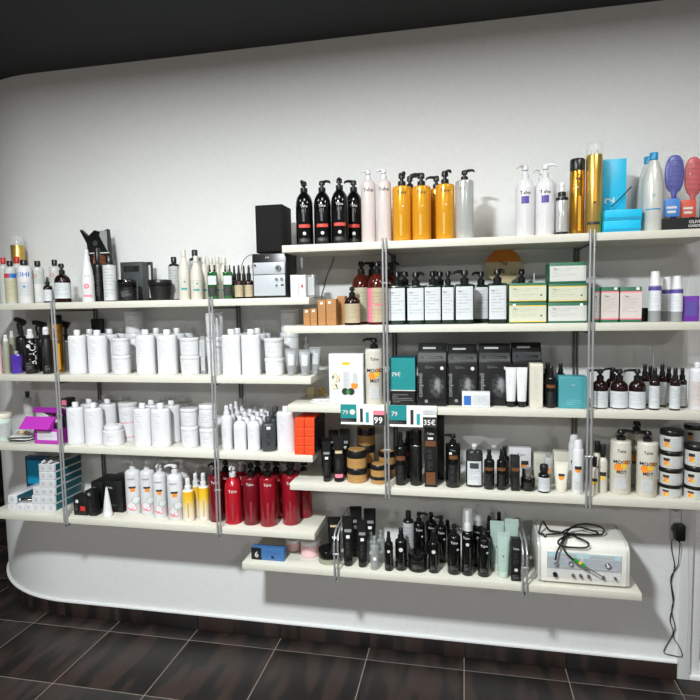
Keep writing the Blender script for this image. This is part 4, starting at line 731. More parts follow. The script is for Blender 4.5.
  ('green_pink_box', 'narrow pink-edged white and green carton', None, 0.5238, 0.0675, 1.516, 0.0588, 0.1298, {'rot': 0, 'sticker': (0.6, 0.95), 'd': 0.075}),
  ('green_pink_box', 'wide pink-edged white and green carton', None, 0.5988, 0.0675, 1.516, 0.0708, 0.128, {'rot': -6, 'sticker': (0.6, 0.95), 'd': 0.075}),
  ('tiny_black_box', 'tiny black carton beside the silver spray cans', None, 0.6619, 0.095, 1.516, 0.0161, 0.0504, {'d': 0.03}),
  ('silver_aero', 'tall silver spray can with white cap beside pink-edged carton', None, 0.6806, 0.0508, 1.516, 0.0416, 0.1826, {'rot': -13.6, 'spout': 13.6}),
  ('silver_aero', 'grey silver spray can standing behind the other two', None, 0.7438, 0.1187, 1.516, 0.0375, 0.164, {'rot': -14.3, 'spout': 14.3}),
  ('silver_aero', 'silver spray can with purple band beside the purple carton', None, 0.7536, 0.0487, 1.516, 0.0375, 0.1642, {'rot': -14.9, 'spout': 14.9}),
  ('purple_box', 'shiny purple carton at the right end of the shelf', None, 0.8049, 0.075, 1.516, 0.0524, 0.0914, {'rot': -8, 'd': 0.05}),
  ('pink_bottle', 'pink bottle at the left edge of the second shelf', None, -2.1355, 0.0478, 1.308, 0.0356, 0.1517, {'rot': 35.0, 'spout': -35.0}),
  ('green_spray', 'slim grey-green spray bottle with white head', None, -2.0844, 0.0439, 1.308, 0.0277, 0.1795, {'rot': 34.5, 'spout': -34.5}),
  ('green_spray', 'second grey-green spray bottle behind the purple bottle', None, -2.1424, 0.1445, 1.308, 0.029, 0.1935, {'rot': 34.1, 'spout': -34.1}),
  ('perfume', 'small purple perfume bottle', None, -2.0391, 0.052, 1.308, 0.044, 0.1044, {'rot': 33.9, 'spout': -33.9}),
  ('trigger_black', 'black trigger spray with raised head behind purple bottle', None, -2.0992, 0.1572, 1.308, 0.0544, 0.2553, {'spout': -133.5, 'rot': 33.5}),
  ('black_pump_mist', 'black spray bottle with round white mark and vertical lettering', None, -1.9645, 0.0582, 1.308, 0.0563, 0.2056, {'rot': 33.0, 'spout': -33.0}),
  ('trigger_black', 'black trigger spray hidden behind the white-capped mousse bottle', None, -1.9989, 0.1696, 1.308, 0.0593, 0.2392, {'spout': -112.3, 'rot': 32.3}),
  ('mousse_black', 'matte black mousse bottle with white cap', None, -1.875, 0.0512, 1.308, 0.0423, 0.2142, {'rot': 32.0, 'spout': -32.0}),
  ('gold_black_aero', 'gold spray can with black cap behind the first post', None, -1.8742, 0.121, 1.308, 0.0521, 0.2673, {'rot': 31.3, 'spout': -31.3}),
  ('trigger_grey', 'clear grey trigger spray behind the first white bottle', None, -1.8753, 0.1836, 1.308, 0.0472, 0.2373, {'spout': -90.7, 'rot': 30.7}),
  ('white_square', 'first front white shampoo bottle from the first post, second shelf', 'white bottles, second shelf front', -1.7266, 0.069, 1.308, 0.078, 0.1983, {'rot': 30.0, 'spout': -30.0}),
  ('white_square', 'second front white shampoo bottle from the first post, second shelf', 'white bottles, second shelf front', -1.6266, 0.0724, 1.308, 0.0848, 0.1973, {'rot': 28.7, 'spout': -28.7}),
  ('white_square', 'third front white shampoo bottle from the first post, second shelf', 'white bottles, second shelf front', -1.3864, 0.0718, 1.308, 0.0836, 0.1974, {'rot': 25.3, 'spout': -25.3}),
  ('white_square', 'fourth front white shampoo bottle from the first post, second shelf', 'white bottles, second shelf front', -1.2821, 0.073, 1.308, 0.086, 0.1964, {'rot': 23.7, 'spout': -23.7}),
  ('white_square', 'fifth front white shampoo bottle from the first post, second shelf', 'white bottles, second shelf front', -0.9793, 0.071, 1.308, 0.082, 0.1959, {'rot': 18.8, 'spout': -18.8}),
  ('white_square', 'sixth front white shampoo bottle from the first post, second shelf', 'white bottles, second shelf front', -0.8906, 0.071, 1.308, 0.082, 0.1951, {'rot': 17.3, 'spout': -17.3}),
  ('white_square', 'first half-hidden white bottle from the first post, second shelf', 'white bottles, second shelf middle', -1.7318, 0.1636, 1.308, 0.0772, 0.1985, {'rot': 29.2, 'spout': -29.2}),
  ('white_square', 'second half-hidden white bottle from the first post, second shelf', 'white bottles, second shelf middle', -1.6262, 0.1638, 1.308, 0.0777, 0.1976, {'rot': 27.8, 'spout': -27.8}),
  ('white_square', 'third half-hidden white bottle from the first post, second shelf', 'white bottles, second shelf middle', -1.3869, 0.1642, 1.308, 0.0784, 0.1999, {'rot': 24.5, 'spout': -24.5}),
  ('white_square', 'fourth half-hidden white bottle from the first post, second shelf', 'white bottles, second shelf middle', -1.2842, 0.1643, 1.308, 0.0786, 0.1989, {'rot': 23.0, 'spout': -23.0}),
  ('white_square', 'fifth half-hidden white bottle from the first post, second shelf', 'white bottles, second shelf middle', -0.9901, 0.1644, 1.308, 0.0788, 0.1961, {'rot': 18.3, 'spout': -18.3}),
  ('white_square', 'sixth half-hidden white bottle from the first post, second shelf', 'white bottles, second shelf middle', -0.8958, 0.1644, 1.308, 0.0787, 0.1952, {'rot': 16.7, 'spout': -16.7}),
  ('white_square', 'first rearmost white bottle from the first post, second shelf', 'white bottles, second shelf back', -1.6944, 0.2432, 1.308, 0.0624, 0.1993, {'rot': 28.0, 'spout': -28.0}),
  ('white_square', 'second rearmost white bottle from the first post, second shelf', 'white bottles, second shelf back', -1.6188, 0.2433, 1.308, 0.0626, 0.1986, {'rot': 27.0, 'spout': -27.0}),
  ('white_square', 'third rearmost white bottle from the first post, second shelf', 'white bottles, second shelf back', -1.2761, 0.2436, 1.308, 0.0633, 0.1977, {'rot': 22.2, 'spout': -22.2}),
  ('white_square', 'fourth rearmost white bottle from the first post, second shelf', 'white bottles, second shelf back', -0.9841, 0.2437, 1.308, 0.0634, 0.1971, {'rot': 17.7, 'spout': -17.7}),
  ('white_square', 'fifth rearmost white bottle from the first post, second shelf', 'white bottles, second shelf back', -0.8945, 0.2436, 1.308, 0.0633, 0.194, {'rot': 16.2, 'spout': -16.2}),
  ('black_top_box', 'black carton standing against the wall behind white bottles', None, -1.7552, 0.26, 1.308, 0.0604, 0.2434, {'d': 0.02}),
  ('white_jar', 'lower white jar of the stack beside the second white bottle', None, -1.5062, 0.0695, 1.308, 0.079, 0.0838, {'rot': 23.7}),
  ('white_jar', 'upper white jar of the stack beside the second white bottle', None, -1.5062, 0.0695, 1.3924, 0.079, 0.0758, {'rot': 23.7}),
  ('big_jar', 'lower tall white jar behind the first jar stack', None, -1.5255, 0.2081, 1.308, 0.0863, 0.1753, {'rot': 22.8}),
  ('big_jar', 'upper tall white jar behind the first jar stack', None, -1.5255, 0.2081, 1.4839, 0.0863, 0.0982, {'rot': 22.8}),
  ('white_jar', 'lower white jar between fourth bottle and the second post', None, -1.1745, 0.0721, 1.308, 0.0841, 0.0814, {'rot': 19.3}),
  ('white_jar', 'upper white jar between fourth bottle and the second post', None, -1.1745, 0.0721, 1.39, 0.0841, 0.0782, {'rot': 19.3}),
  ('clear_box', 'translucent grey box beside tall jars at the second post', None, -1.1144, 0.095, 1.308, 0.0197, 0.1669, {'d': 0.05}),
  ('big_jar', 'lower tall white jar right behind the second post', None, -1.0637, 0.0943, 1.308, 0.0787, 0.1625, {'rot': 17.5}),
  ('big_jar', 'upper tall white jar right behind the second post', None, -1.0637, 0.0943, 1.4711, 0.0787, 0.1059, {'rot': 17.5}),
  ('white_jar', 'lower white jar beside the grey tubes', None, -0.7871, 0.072, 1.308, 0.084, 0.073, {'rot': 13.5}),
  ('white_jar', 'upper white jar beside the grey tubes', None, -0.7871, 0.072, 1.3816, 0.084, 0.0821, {'rot': 13.5}),
  ('big_jar', 'lower tall white jar behind the grey tubes', None, -0.7595, 0.2071, 1.308, 0.0843, 0.1738, {'rot': 12.3}),
  ('big_jar', 'upper tall white jar behind the grey tubes', None, -0.7595, 0.2071, 1.4824, 0.0843, 0.1014, {'rot': 12.3}),
  ('grey_tube', 'first small silver grey tube standing on its cap', 'grey tubes at shelf end', -0.7096, 0.0539, 1.308, 0.0478, 0.1129, {'rot': 14.1, 'spout': -14.1}),
  ('grey_tube', 'second small silver grey tube standing on its cap', 'grey tubes at shelf end', -0.6502, 0.0538, 1.308, 0.0477, 0.1086, {'rot': 13.0, 'spout': -13.0}),
  ('grey_tube', 'third small silver grey tube standing on its cap', 'grey tubes at shelf end', -0.6168, 0.0993, 1.308, 0.0485, 0.1154, {'rot': 12.1, 'spout': -12.1}),
  ('white_mist', 'small white spray bottle behind the grey tubes', None, -0.6849, 0.2133, 1.308, 0.0266, 0.16, {'rot': 12.8, 'spout': -12.8}),
  ('green_tub', 'pale green tub with cream lid at the shelf edge', None, -2.164, 0.0787, 0.984, 0.0773, 0.1292, {'rot': 35.0, 'spout': -35.0}),
  ('red_ring_bottle', 'clear bottle with black cap behind the open magenta box', None, -2.1587, 0.2369, 0.984, 0.0439, 0.2081, {'rot': 33.4, 'spout': -33.4}),
  ('grey_pattern_box', 'patterned grey carton with pink strip behind the first white bottle', None, -1.8927, 0.19, 0.984, 0.0412, 0.1872, {'d': 0.06}),
  ('white_square', 'first front white shampoo bottle from the magenta box, third shelf', 'white bottles, third shelf front', -1.7531, 0.0633, 0.984, 0.0766, 0.192, {'rot': 30.4, 'spout': -30.4}),
  ('white_square', 'second front white shampoo bottle from the magenta box, third shelf', 'white bottles, third shelf front', -1.6607, 0.0646, 0.984, 0.0791, 0.191, {'rot': 29.2, 'spout': -29.2}),
  ('white_square', 'third front white shampoo bottle from the magenta box, third shelf', 'white bottles, third shelf front', -1.4137, 0.064, 0.984, 0.0779, 0.1931, {'rot': 25.8, 'spout': -25.8}),
  ('white_square', 'fourth front white shampoo bottle from the magenta box, third shelf', 'white bottles, third shelf front', -1.326, 0.0673, 0.984, 0.0846, 0.194, {'rot': 24.4, 'spout': -24.4}),
  ('white_square', 'first half-hidden white bottle from the magenta box, third shelf', 'white bottles, third shelf middle', -1.7479, 0.1539, 0.984, 0.0778, 0.1929, {'rot': 29.4, 'spout': -29.4}),
  ('white_square', 'second half-hidden white bottle from the magenta box, third shelf', 'white bottles, third shelf middle', -1.6504, 0.1541, 0.984, 0.0782, 0.1944, {'rot': 28.2, 'spout': -28.2}),
  ('white_square', 'third half-hidden white bottle from the magenta box, third shelf', 'white bottles, third shelf middle', -1.4233, 0.1545, 0.984, 0.0789, 0.1932, {'rot': 25.1, 'spout': -25.1}),
  ('white_square', 'fourth half-hidden white bottle from the magenta box, third shelf', 'white bottles, third shelf middle', -1.3219, 0.1546, 0.984, 0.0792, 0.1925, {'rot': 23.6, 'spout': -23.6}),
  ('white_square', 'first rearmost white bottle from the magenta box, third shelf', 'white bottles, third shelf back', -1.7288, 0.241, 0.984, 0.072, 0.1958, {'rot': 28.4, 'spout': -28.4}),
  ('white_square', 'second rearmost white bottle from the magenta box, third shelf', 'white bottles, third shelf back', -1.6361, 0.2411, 0.984, 0.0723, 0.1922, {'rot': 27.2, 'spout': -27.2}),
  ('white_square', 'third rearmost white bottle from the magenta box, third shelf', 'white bottles, third shelf back', -1.4121, 0.2414, 0.984, 0.0729, 0.1906, {'rot': 24.2, 'spout': -24.2}),
  ('white_square', 'fourth rearmost white bottle from the magenta box, third shelf', 'white bottles, third shelf back', -1.3131, 0.2415, 0.984, 0.073, 0.1897, {'rot': 22.8, 'spout': -22.8}),
  ('white_round_jar', 'single squat white jar between the white bottles', None, -1.5681, 0.0713, 0.984, 0.0925, 0.0877, {'rot': 27.9, 'spout': -27.9}),
  ('pink_tub', 'tall white tub with thin pink lines', None, -1.5452, 0.1587, 0.984, 0.0875, 0.1787, {'rot': 26.7, 'spout': -26.7}),
  ('white_jar', 'lower white jar of the left stack, third shelf', None, -1.1938, 0.0795, 0.984, 0.079, 0.0927, {'rot': 19.5}),
  ('white_jar', 'upper white jar of the left stack, third shelf', None, -1.1938, 0.0795, 1.0773, 0.079, 0.0781, {'rot': 19.5}),
  ('white_jar', 'lower white jar of the stack by the post, third shelf', None, -1.1001, 0.0683, 0.984, 0.0766, 0.0886, {'rot': 18.2}),
  ('white_jar', 'upper white jar of the stack by the post, third shelf', None, -1.1001, 0.0683, 1.0732, 0.0766, 0.1037, {'rot': 18.2}),
  ('white_mist', 'white spray bottle at the front of the spray row', None, -1.0066, 0.0543, 0.984, 0.0486, 0.1909, {'rot': 19.4, 'spout': -19.4}),
  ('white_mist', 'first white spray bottle lined up behind the front spray', 'white sprays behind', -1.0063, 0.1016, 0.984, 0.0371, 0.189, {'rot': 19.0, 'spout': -19.0}),
  ('white_mist', 'second white spray bottle lined up behind the front spray', 'white sprays behind', -1.0036, 0.1509, 0.984, 0.0379, 0.1938, {'rot': 18.6, 'spout': -18.6}),
  ('white_mist', 'third white spray bottle lined up behind the front spray', 'white sprays behind', -1.0, 0.2003, 0.984, 0.0387, 0.1968, {'rot': 18.2, 'spout': -18.2}),
  ('white_mist', 'fourth white spray bottle lined up behind the front spray', 'white sprays behind', -0.9989, 0.2457, 0.984, 0.0394, 0.1962, {'rot': 17.9, 'spout': -17.9}),
  ('white_square_small', 'first small white bottle in front beside the charcoal bottle', 'small white bottles in front', -0.9454, 0.0525, 0.984, 0.0549, 0.1467, {'rot': 18.4, 'spout': -18.4}),
  ('white_square_small', 'second small white bottle in front beside the charcoal bottle', 'small white bottles in front', -0.883, 0.0524, 0.984, 0.0549, 0.1481, {'rot': 17.3, 'spout': -17.3}),
  ('white_square_small', 'first small white bottle behind the front pair, by the sprays', 'small white bottles behind', -0.9448, 0.1099, 0.984, 0.0498, 0.153, {'rot': 17.9, 'spout': -17.9}),
  ('white_square_small', 'second small white bottle behind the front pair, by the sprays', 'small white bottles behind', -0.8866, 0.1099, 0.984, 0.0498, 0.1542, {'rot': 16.9, 'spout': -16.9}),
  ('white_square_small', 'third small white bottle behind the front pair, by the sprays', 'small white bottles behind', -0.9453, 0.1705, 0.984, 0.0511, 0.1549, {'rot': 17.5, 'spout': -17.5}),
  ('white_square_small', 'fourth small white bottle behind the front pair, by the sprays', 'small white bottles behind', -0.8896, 0.1705, 0.984, 0.051, 0.156, {'rot': 16.6, 'spout': -16.6}),
  ('white_square_small', 'fifth small white bottle behind the front pair, by the sprays', 'small white bottles behind', -0.9447, 0.2312, 0.984, 0.0523, 0.1575, {'rot': 17.1, 'spout': -17.1}),
  ('white_square_small', 'sixth small white bottle behind the front pair, by the sprays', 'small white bottles behind', -0.8917, 0.2311, 0.984, 0.0523, 0.1585, {'rot': 16.2, 'spout': -16.2}),
  ('charcoal_bottle', 'charcoal grey bottle with small white sticker', None, -0.8176, 0.0545, 0.984, 0.0591, 0.1448, {'rot': 16.1, 'spout': -16.1}),
  ('charcoal_bottle', 'first charcoal grey bottle lined up behind the front one', 'charcoal bottles behind', -0.8283, 0.1272, 0.984, 0.0544, 0.1521, {'rot': 15.8, 'spout': -15.8}),
  ('charcoal_bottle', 'second charcoal grey bottle lined up behind the front one', 'charcoal bottles behind', -0.8382, 0.2031, 0.984, 0.0561, 0.16, {'rot': 15.5, 'spout': -15.5}),
  ('white_square', 'square white shampoo bottle beside the orange cartons', None, -0.7437, 0.0692, 0.984, 0.0783, 0.1908, {'rot': 14.6, 'spout': -14.6}),
  ('orange_box', 'bottom orange carton in the inner column', 'orange cartons', -0.6686, 0.094, 0.984, 0.0408, 0.0362, {'d': 0.18}),
  ('orange_box', 'bottom orange carton in the outer column', 'orange cartons', -0.6255, 0.094, 0.984, 0.0426, 0.0376, {'d': 0.18}),
  ('orange_box', 'second lowest orange carton in the inner column', 'orange cartons', -0.6675, 0.094, 1.021, 0.0407, 0.0378, {'d': 0.18}),
  ('orange_box', 'second lowest orange carton in the outer column', 'orange cartons', -0.6246, 0.094, 1.0225, 0.0426, 0.0376, {'d': 0.18}),
  ('orange_box', 'third lowest orange carton in the inner column', 'orange cartons', -0.6665, 0.094, 1.0597, 0.0407, 0.0377, {'d': 0.18}),
  ('orange_box', 'third lowest orange carton in the outer column', 'orange cartons', -0.6236, 0.094, 1.0609, 0.0425, 0.0375, {'d': 0.18}),
  ('orange_box', 'topmost orange carton in the inner column', 'orange cartons', -0.6655, 0.094, 1.0982, 0.0406, 0.038, {'d': 0.18}),
  ('orange_box', 'topmost orange carton in the outer column', 'orange cartons', -0.6226, 0.094, 1.0993, 0.0424, 0.0378, {'d': 0.18}),
  ('navy_box', 'blue carton leaning on the wall behind white dye boxes', None, -2.1279, 0.255, 0.654, 0.1467, 0.2021, {'d': 0.03}),
  ('dye_box', 'first white hair dye box in the bottom row from the shelf end', 'white dye boxes, bottom row', -2.1146, 0.14, 0.654, 0.041, 0.0262, {'d': 0.19}),
  ('dye_box', 'second white hair dye box in the bottom row from the shelf end', 'white dye boxes, bottom row', -2.0675, 0.14, 0.654, 0.0407, 0.0288, {'d': 0.19}),
  ('dye_box', 'third white hair dye box in the bottom row from the shelf end', 'white dye boxes, bottom row', -2.0235, 0.14, 0.654, 0.0405, 0.0312, {'d': 0.19}),
  ('dye_box', 'fourth white hair dye box in the bottom row from the shelf end', 'white dye boxes, bottom row', -1.9825, 0.14, 0.654, 0.0402, 0.0335, {'d': 0.19}),
  ('dye_box', 'fifth white hair dye box in the bottom row from the shelf end', 'white dye boxes, bottom row', -1.9418, 0.14, 0.654, 0.04, 0.0357, {'d': 0.19}),
  ('dye_box', 'sixth white hair dye box in the bottom row from the shelf end', 'white dye boxes, bottom row', -1.9013, 0.14, 0.654, 0.0397, 0.0379, {'d': 0.19}),
  ('dye_box', 'first white hair dye box in the second row from the shelf end', 'white dye boxes, second row', -2.1118, 0.14, 0.6817, 0.041, 0.0412, {'d': 0.19}),
  ('dye_box', 'second white hair dye box in the second row from the shelf end', 'white dye boxes, second row', -1.9797, 0.14, 0.6889, 0.0402, 0.0408, {'d': 0.19}),
  ('dye_box', 'third white hair dye box in the second row from the shelf end', 'white dye boxes, second row', -1.9389, 0.14, 0.6911, 0.0399, 0.0406, {'d': 0.19}),
  ('dye_box', 'fourth white hair dye box in the second row from the shelf end', 'white dye boxes, second row', -1.8984, 0.14, 0.6933, 0.0397, 0.0405, {'d': 0.19}),
  ('dye_box', 'first white hair dye box in the third row from the shelf end', 'white dye boxes, third row', -1.9713, 0.14, 0.7309, 0.0401, 0.0377, {'d': 0.19}),
  ('dye_box', 'second white hair dye box in the third row from the shelf end', 'white dye boxes, third row', -1.9333, 0.14, 0.7329, 0.0398, 0.0376, {'d': 0.19}),
  ('dye_box', 'third white hair dye box in the third row from the shelf end', 'white dye boxes, third row', -1.8946, 0.14, 0.7349, 0.0396, 0.0375, {'d': 0.19}),
  ('dye_box', 'first white hair dye box in the fourth row from the shelf end', 'white dye boxes, fourth row', -1.9333, 0.14, 0.7713, 0.0398, 0.0356, {'d': 0.19}),
  ('dye_box', 'second white hair dye box in the fourth row from the shelf end', 'white dye boxes, fourth row', -1.893, 0.14, 0.7733, 0.0396, 0.0355, {'d': 0.19}),
  ('dye_box', 'first white hair dye box in the fifth row from the shelf end', 'white dye boxes, fifth row', -1.9323, 0.14, 0.8078, 0.0398, 0.0365, {'d': 0.19}),
  ('dye_box', 'second white hair dye box in the fifth row from the shelf end', 'white dye boxes, fifth row', -1.8915, 0.14, 0.8096, 0.0395, 0.0363, {'d': 0.19}),
  ('dye_box', 'first white hair dye box in the top row from the shelf end', 'white dye boxes, top row', -1.9317, 0.14, 0.8451, 0.0397, 0.0373, {'d': 0.19}),
  ('dye_box', 'second white hair dye box in the top row from the shelf end', 'white dye boxes, top row', -1.8904, 0.14, 0.8469, 0.0395, 0.0372, {'d': 0.19}),
  ('black_red_box', 'small black carton with red print', None, -1.7317, 0.06, 0.654, 0.0702, 0.0871, {'d': 0.06}),
  ('black_slim_box', 'narrow black carton leaning beside the red-print one', None, -1.6684, 0.05, 0.654, 0.0386, 0.1208, {'tilt': -8, 'd': 0.04}),
  ('black_box', 'inner of two big black cartons behind the white cone', None, -1.7034, 0.18, 0.654, 0.0612, 0.1317, {'d': 0.13}),
  ('black_box', 'outer and wider of two big black cartons', None, -1.6014, 0.155, 0.654, 0.0961, 0.1492, {'d': 0.13}),
  ('white_cone', 'white cone-shaped tube standing on its base', None, -1.6025, 0.046, 0.654, 0.042, 0.1351, {'rot': 28.6, 'spout': -28.6}),
  ('swirl_pump', 'first front swirl-printed white pump bottle from the black cartons', 'swirl pump bottles in front', -1.5042, 0.1057, 0.654, 0.0714, 0.2479, {'spout': -96.7, 'rot': 26.7}),
  ('swirl_pump', 'second front swirl-printed white pump bottle from the black cartons', 'swirl pump bottles in front', -1.4318, 0.1087, 0.654, 0.0673, 0.2499, {'spout': 34.4, 'rot': 25.6}),
  ('swirl_pump', 'third front swirl-printed white pump bottle from the black cartons', 'swirl pump bottles in front', -1.3536, 0.0801, 0.654, 0.0602, 0.247, {'spout': -14.7, 'rot': 24.7}),
  ('swirl_pump', 'fourth front swirl-printed white pump bottle from the black cartons', 'swirl pump bottles in front', -1.2697, 0.0653, 0.654, 0.0706, 0.25, {'spout': -83.6, 'rot': 23.6}),
  ('swirl_pump', 'first white swirl pump bottle standing behind the front four', 'swirl pump bottles behind', -1.2826, 0.1534, 0.654, 0.0667, 0.2477, {'spout': -93.0, 'rot': 23.0}),
  ('swirl_pump', 'second white swirl pump bottle standing behind the front four', 'swirl pump bottles behind', -1.3679, 0.1736, 0.654, 0.0672, 0.2341, {'spout': -94.1, 'rot': 24.1}),
  ('yellow_mist', 'first yellow and cream spray bottle in front', 'yellow sprays in front', -1.2032, 0.0546, 0.654, 0.0491, 0.1923, {'rot': 22.6, 'spout': -22.6}),
  ('yellow_mist', 'second yellow and cream spray bottle in front', 'yellow sprays in front', -1.1373, 0.0726, 0.654, 0.0452, 0.2123, {'rot': 21.4, 'spout': -21.4}),
  ('yellow_mist', 'first yellow spray bottle behind the front pair', 'yellow sprays behind', -1.195, 0.1119, 0.654, 0.0438, 0.1979, {'rot': 22.0, 'spout': -22.0}),
  ('yellow_mist', 'second yellow spray bottle behind the front pair', 'yellow sprays behind', -1.2284, 0.1927, 0.654, 0.0453, 0.1863, {'rot': 21.9, 'spout': -21.9}),
  ('darkred_pump', 'dark red pump bottle behind the second post', None, -1.0797, 0.0763, 0.654, 0.0625, 0.2633, {'spout': -60.4, 'rot': 20.4}),
  ('red_pump_white', 'bright red bottle with white pump in front', None, -0.9949, 0.0676, 0.654, 0.0752, 0.2557, {'rot': 19.1, 'spout': -19.1}),
  ('darkred_pump', 'first red bottle with black pump beside the white-pump one', 'red bottles in front', -0.9121, 0.0716, 0.654, 0.0731, 0.2667, {'rot': 17.6, 'spout': -17.6}),
  ('red_pump_black', 'second red bottle with black pump beside the white-pump one', 'red bottles in front', -0.8332, 0.0682, 0.654, 0.0763, 0.2708, {'rot': 16.3, 'spout': -16.3}),
  ('red_pump_black', 'third red bottle with black pump beside the white-pump one', 'red bottles in front', -0.7408, 0.0979, 0.654, 0.0757, 0.2748, {'rot': 14.4, 'spout': -14.4}),
  ('red_pump_white', 'red bottle with white pump half hidden at the back', None, -0.9988, 0.1709, 0.654, 0.0718, 0.2489, {'spout': 51.6, 'rot': 18.4}),
  ('red_pump_black', 'first rear red black-pump bottle from the yellow sprays', 'red bottles behind', -1.0809, 0.185, 0.654, 0.07, 0.2418, {'spout': 20.4, 'rot': 19.6}),
  ('red_pump_black', 'second rear red black-pump bottle from the yellow sprays', 'red bottles behind', -0.9187, 0.1697, 0.654, 0.0695, 0.2523, {'spout': 22.9, 'rot': 17.1}),
  ('red_pump_black', 'third rear red black-pump bottle from the yellow sprays', 'red bottles behind', -0.827, 0.1595, 0.654, 0.069, 0.2586, {'spout': 24.4, 'rot': 15.6}),
  ('red_pump_black', 'fourth rear red black-pump bottle from the yellow sprays', 'red bottles behind', -0.78, 0.2254, 0.654, 0.0707, 0.2419, {'spout': 25.6, 'rot': 14.4}),
  ('red_pump_black', 'fifth rear red black-pump bottle from the yellow sprays', 'red bottles behind', -0.7062, 0.1847, 0.654, 0.0694, 0.2562, {'spout': 26.7, 'rot': 13.3}),
  ('tiny_beige_box', 'tiny beige carton at the left end of the shelf', None, -0.6694, 0.215, 1.193, 0.0322, 0.0446, {'d': 0.03}),
  ('orange_pump', 'white pump bottle with orange print beside the gift box', None, -0.36, 0.0667, 1.193, 0.0734, 0.2689, {'spout': -82.3, 'rot': 7.3}),
  ('teal_black_box', 'teal and black promotional box showing a price', None, -0.2403, 0.07, 1.193, 0.0993, 0.1919, {'d': 0.1}),
  ('blue_white_box', 'small white carton with blue square lying in front', None, 0.0439, 0.027, 1.193, 0.1054, 0.0614, {'d': 0.03}),
  ('white_black_tube', 'first white tube with black cap and black crimp', 'white black-capped tubes', 0.1772, 0.0505, 1.193, 0.0409, 0.1662, {'rot': -3.6, 'spout': 3.6}),
  ('white_black_tube', 'second white tube with black cap and black crimp', 'white black-capped tubes', 0.2173, 0.0503, 1.193, 0.0406, 0.1663, {'rot': -4.4, 'spout': 4.4}),
  ('beige_box', 'tall narrow beige carton', None, 0.269, 0.055, 1.193, 0.0472, 0.1687, {'d': 0.05}),
  ('dark_mist', 'brown-black spray bottle in front beside the teal carton', None, 0.3237, 0.0498, 1.193, 0.0395, 0.1591, {'rot': -6.6, 'spout': 6.6}),
  ('dark_mist', 'first brown-black spray bottle standing behind the teal carton row', 'dark sprays behind on middle shelf', 0.3224, 0.1277, 1.193, 0.0354, 0.1662, {'rot': -6.4, 'spout': 6.4}),
  ('dark_mist', 'second brown-black spray bottle standing behind the teal carton row', 'dark sprays behind on middle shelf', 0.376, 0.1577, 1.193, 0.0355, 0.1592, {'rot': -7.3, 'spout': 7.3}),
  ('teal_box', 'square teal carton next to the right steel post', None, 0.4011, 0.065, 1.193, 0.1011, 0.1201, {'d': 0.07}),
  ('redblack_pump', 'first round dark pump bottle from the square teal carton', 'dark round pump bottles', 0.5014, 0.0584, 1.193, 0.0568, 0.1475, {'spout': -69.9, 'rot': -10.1}),
  ('redblack_pump', 'second round dark pump bottle from the square teal carton', 'dark round pump bottles', 0.5685, 0.0604, 1.193, 0.0609, 0.1476, {'spout': -38.6, 'rot': -11.4}),
  ('redblack_pump', 'third round dark pump bottle from the square teal carton', 'dark round pump bottles', 0.6298, 0.0539, 1.193, 0.0579, 0.1486, {'spout': -72.4, 'rot': -12.6}),
  ('redblack_pump', 'dark round pump bottle hidden behind the second one', None, 0.5678, 0.1516, 1.193, 0.0531, 0.1428, {'spout': -49.1, 'rot': -10.9}),
  ('amber_mist', 'first small amber spray bottle with white label in front', 'small amber sprays in front', 0.6854, 0.0428, 1.193, 0.0355, 0.1539, {'rot': -13.7, 'spout': 13.7}),
  ('amber_mist', 'second small amber spray bottle with white label in front', 'small amber sprays in front', 0.7541, 0.0424, 1.193, 0.0348, 0.1543, {'rot': -15.0, 'spout': 15.0}),
  ('amber_mist', 'first rear small amber spray from the round pump bottles', 'small amber sprays behind', 0.6787, 0.1367, 1.193, 0.0333, 0.1585, {'rot': -13.1, 'spout': 13.1}),
  ('amber_mist', 'second rear small amber spray from the round pump bottles', 'small amber sprays behind', 0.7223, 0.2171, 1.193, 0.0343, 0.142, {'rot': -13.4, 'spout': 13.4}),
  ('amber_mist', 'third rear small amber spray from the round pump bottles', 'small amber sprays behind', 0.7338, 0.1162, 1.193, 0.0324, 0.1609, {'rot': -14.2, 'spout': 14.2}),
  ('amber_mist', 'fourth rear small amber spray from the round pump bottles', 'small amber sprays behind', 0.7696, 0.1564, 1.193, 0.0328, 0.1451, {'rot': -14.6, 'spout': 14.6}),
  ('amber_mist', 'fifth rear small amber spray from the round pump bottles', 'small amber sprays behind', 0.7977, 0.1008, 1.193, 0.0315, 0.1478, {'rot': -15.4, 'spout': 15.4}),
  ('bag_bottle', 'white bottle wrapped in a clear bag', None, 0.8355, 0.0665, 1.193, 0.053, 0.1739, {'rot': -16.3, 'spout': 16.3}),
  ('black_tube', 'slim black tube nearest the shelf end', None, -0.5643, 0.0498, 0.864, 0.0397, 0.1679, {'rot': 11.4, 'spout': -11.4}),
  ('black_tube_pink', 'black tube with magenta band at its foot', None, -0.514, 0.058, 0.864, 0.0459, 0.1908, {'rot': 10.3, 'spout': -10.3}),
  ('black_tube', 'first black tube standing behind the front tubes, fourth shelf', 'black tubes behind, fourth shelf', -0.5839, 0.1165, 0.864, 0.043, 0.1662, {'rot': 11.4, 'spout': -11.4}),
  ('black_tube', 'second black tube standing behind the front tubes, fourth shelf', 'black tubes behind, fourth shelf', -0.5612, 0.1719, 0.864, 0.0439, 0.1891, {'rot': 10.7, 'spout': -10.7}),
  ('black_tube', 'third black tube standing behind the front tubes, fourth shelf', 'black tubes behind, fourth shelf', -0.5095, 0.1618, 0.864, 0.0435, 0.1972, {'rot': 9.8, 'spout': -9.8}),
  ('gold_jar', 'lower large gold jar of the front stack', None, -0.4398, 0.0728, 0.864, 0.0856, 0.0594, {'rot': 7.7}),
  ('gold_jar', 'upper large gold jar of the front stack', None, -0.4398, 0.0728, 0.924, 0.0856, 0.0739, {'rot': 7.7}),
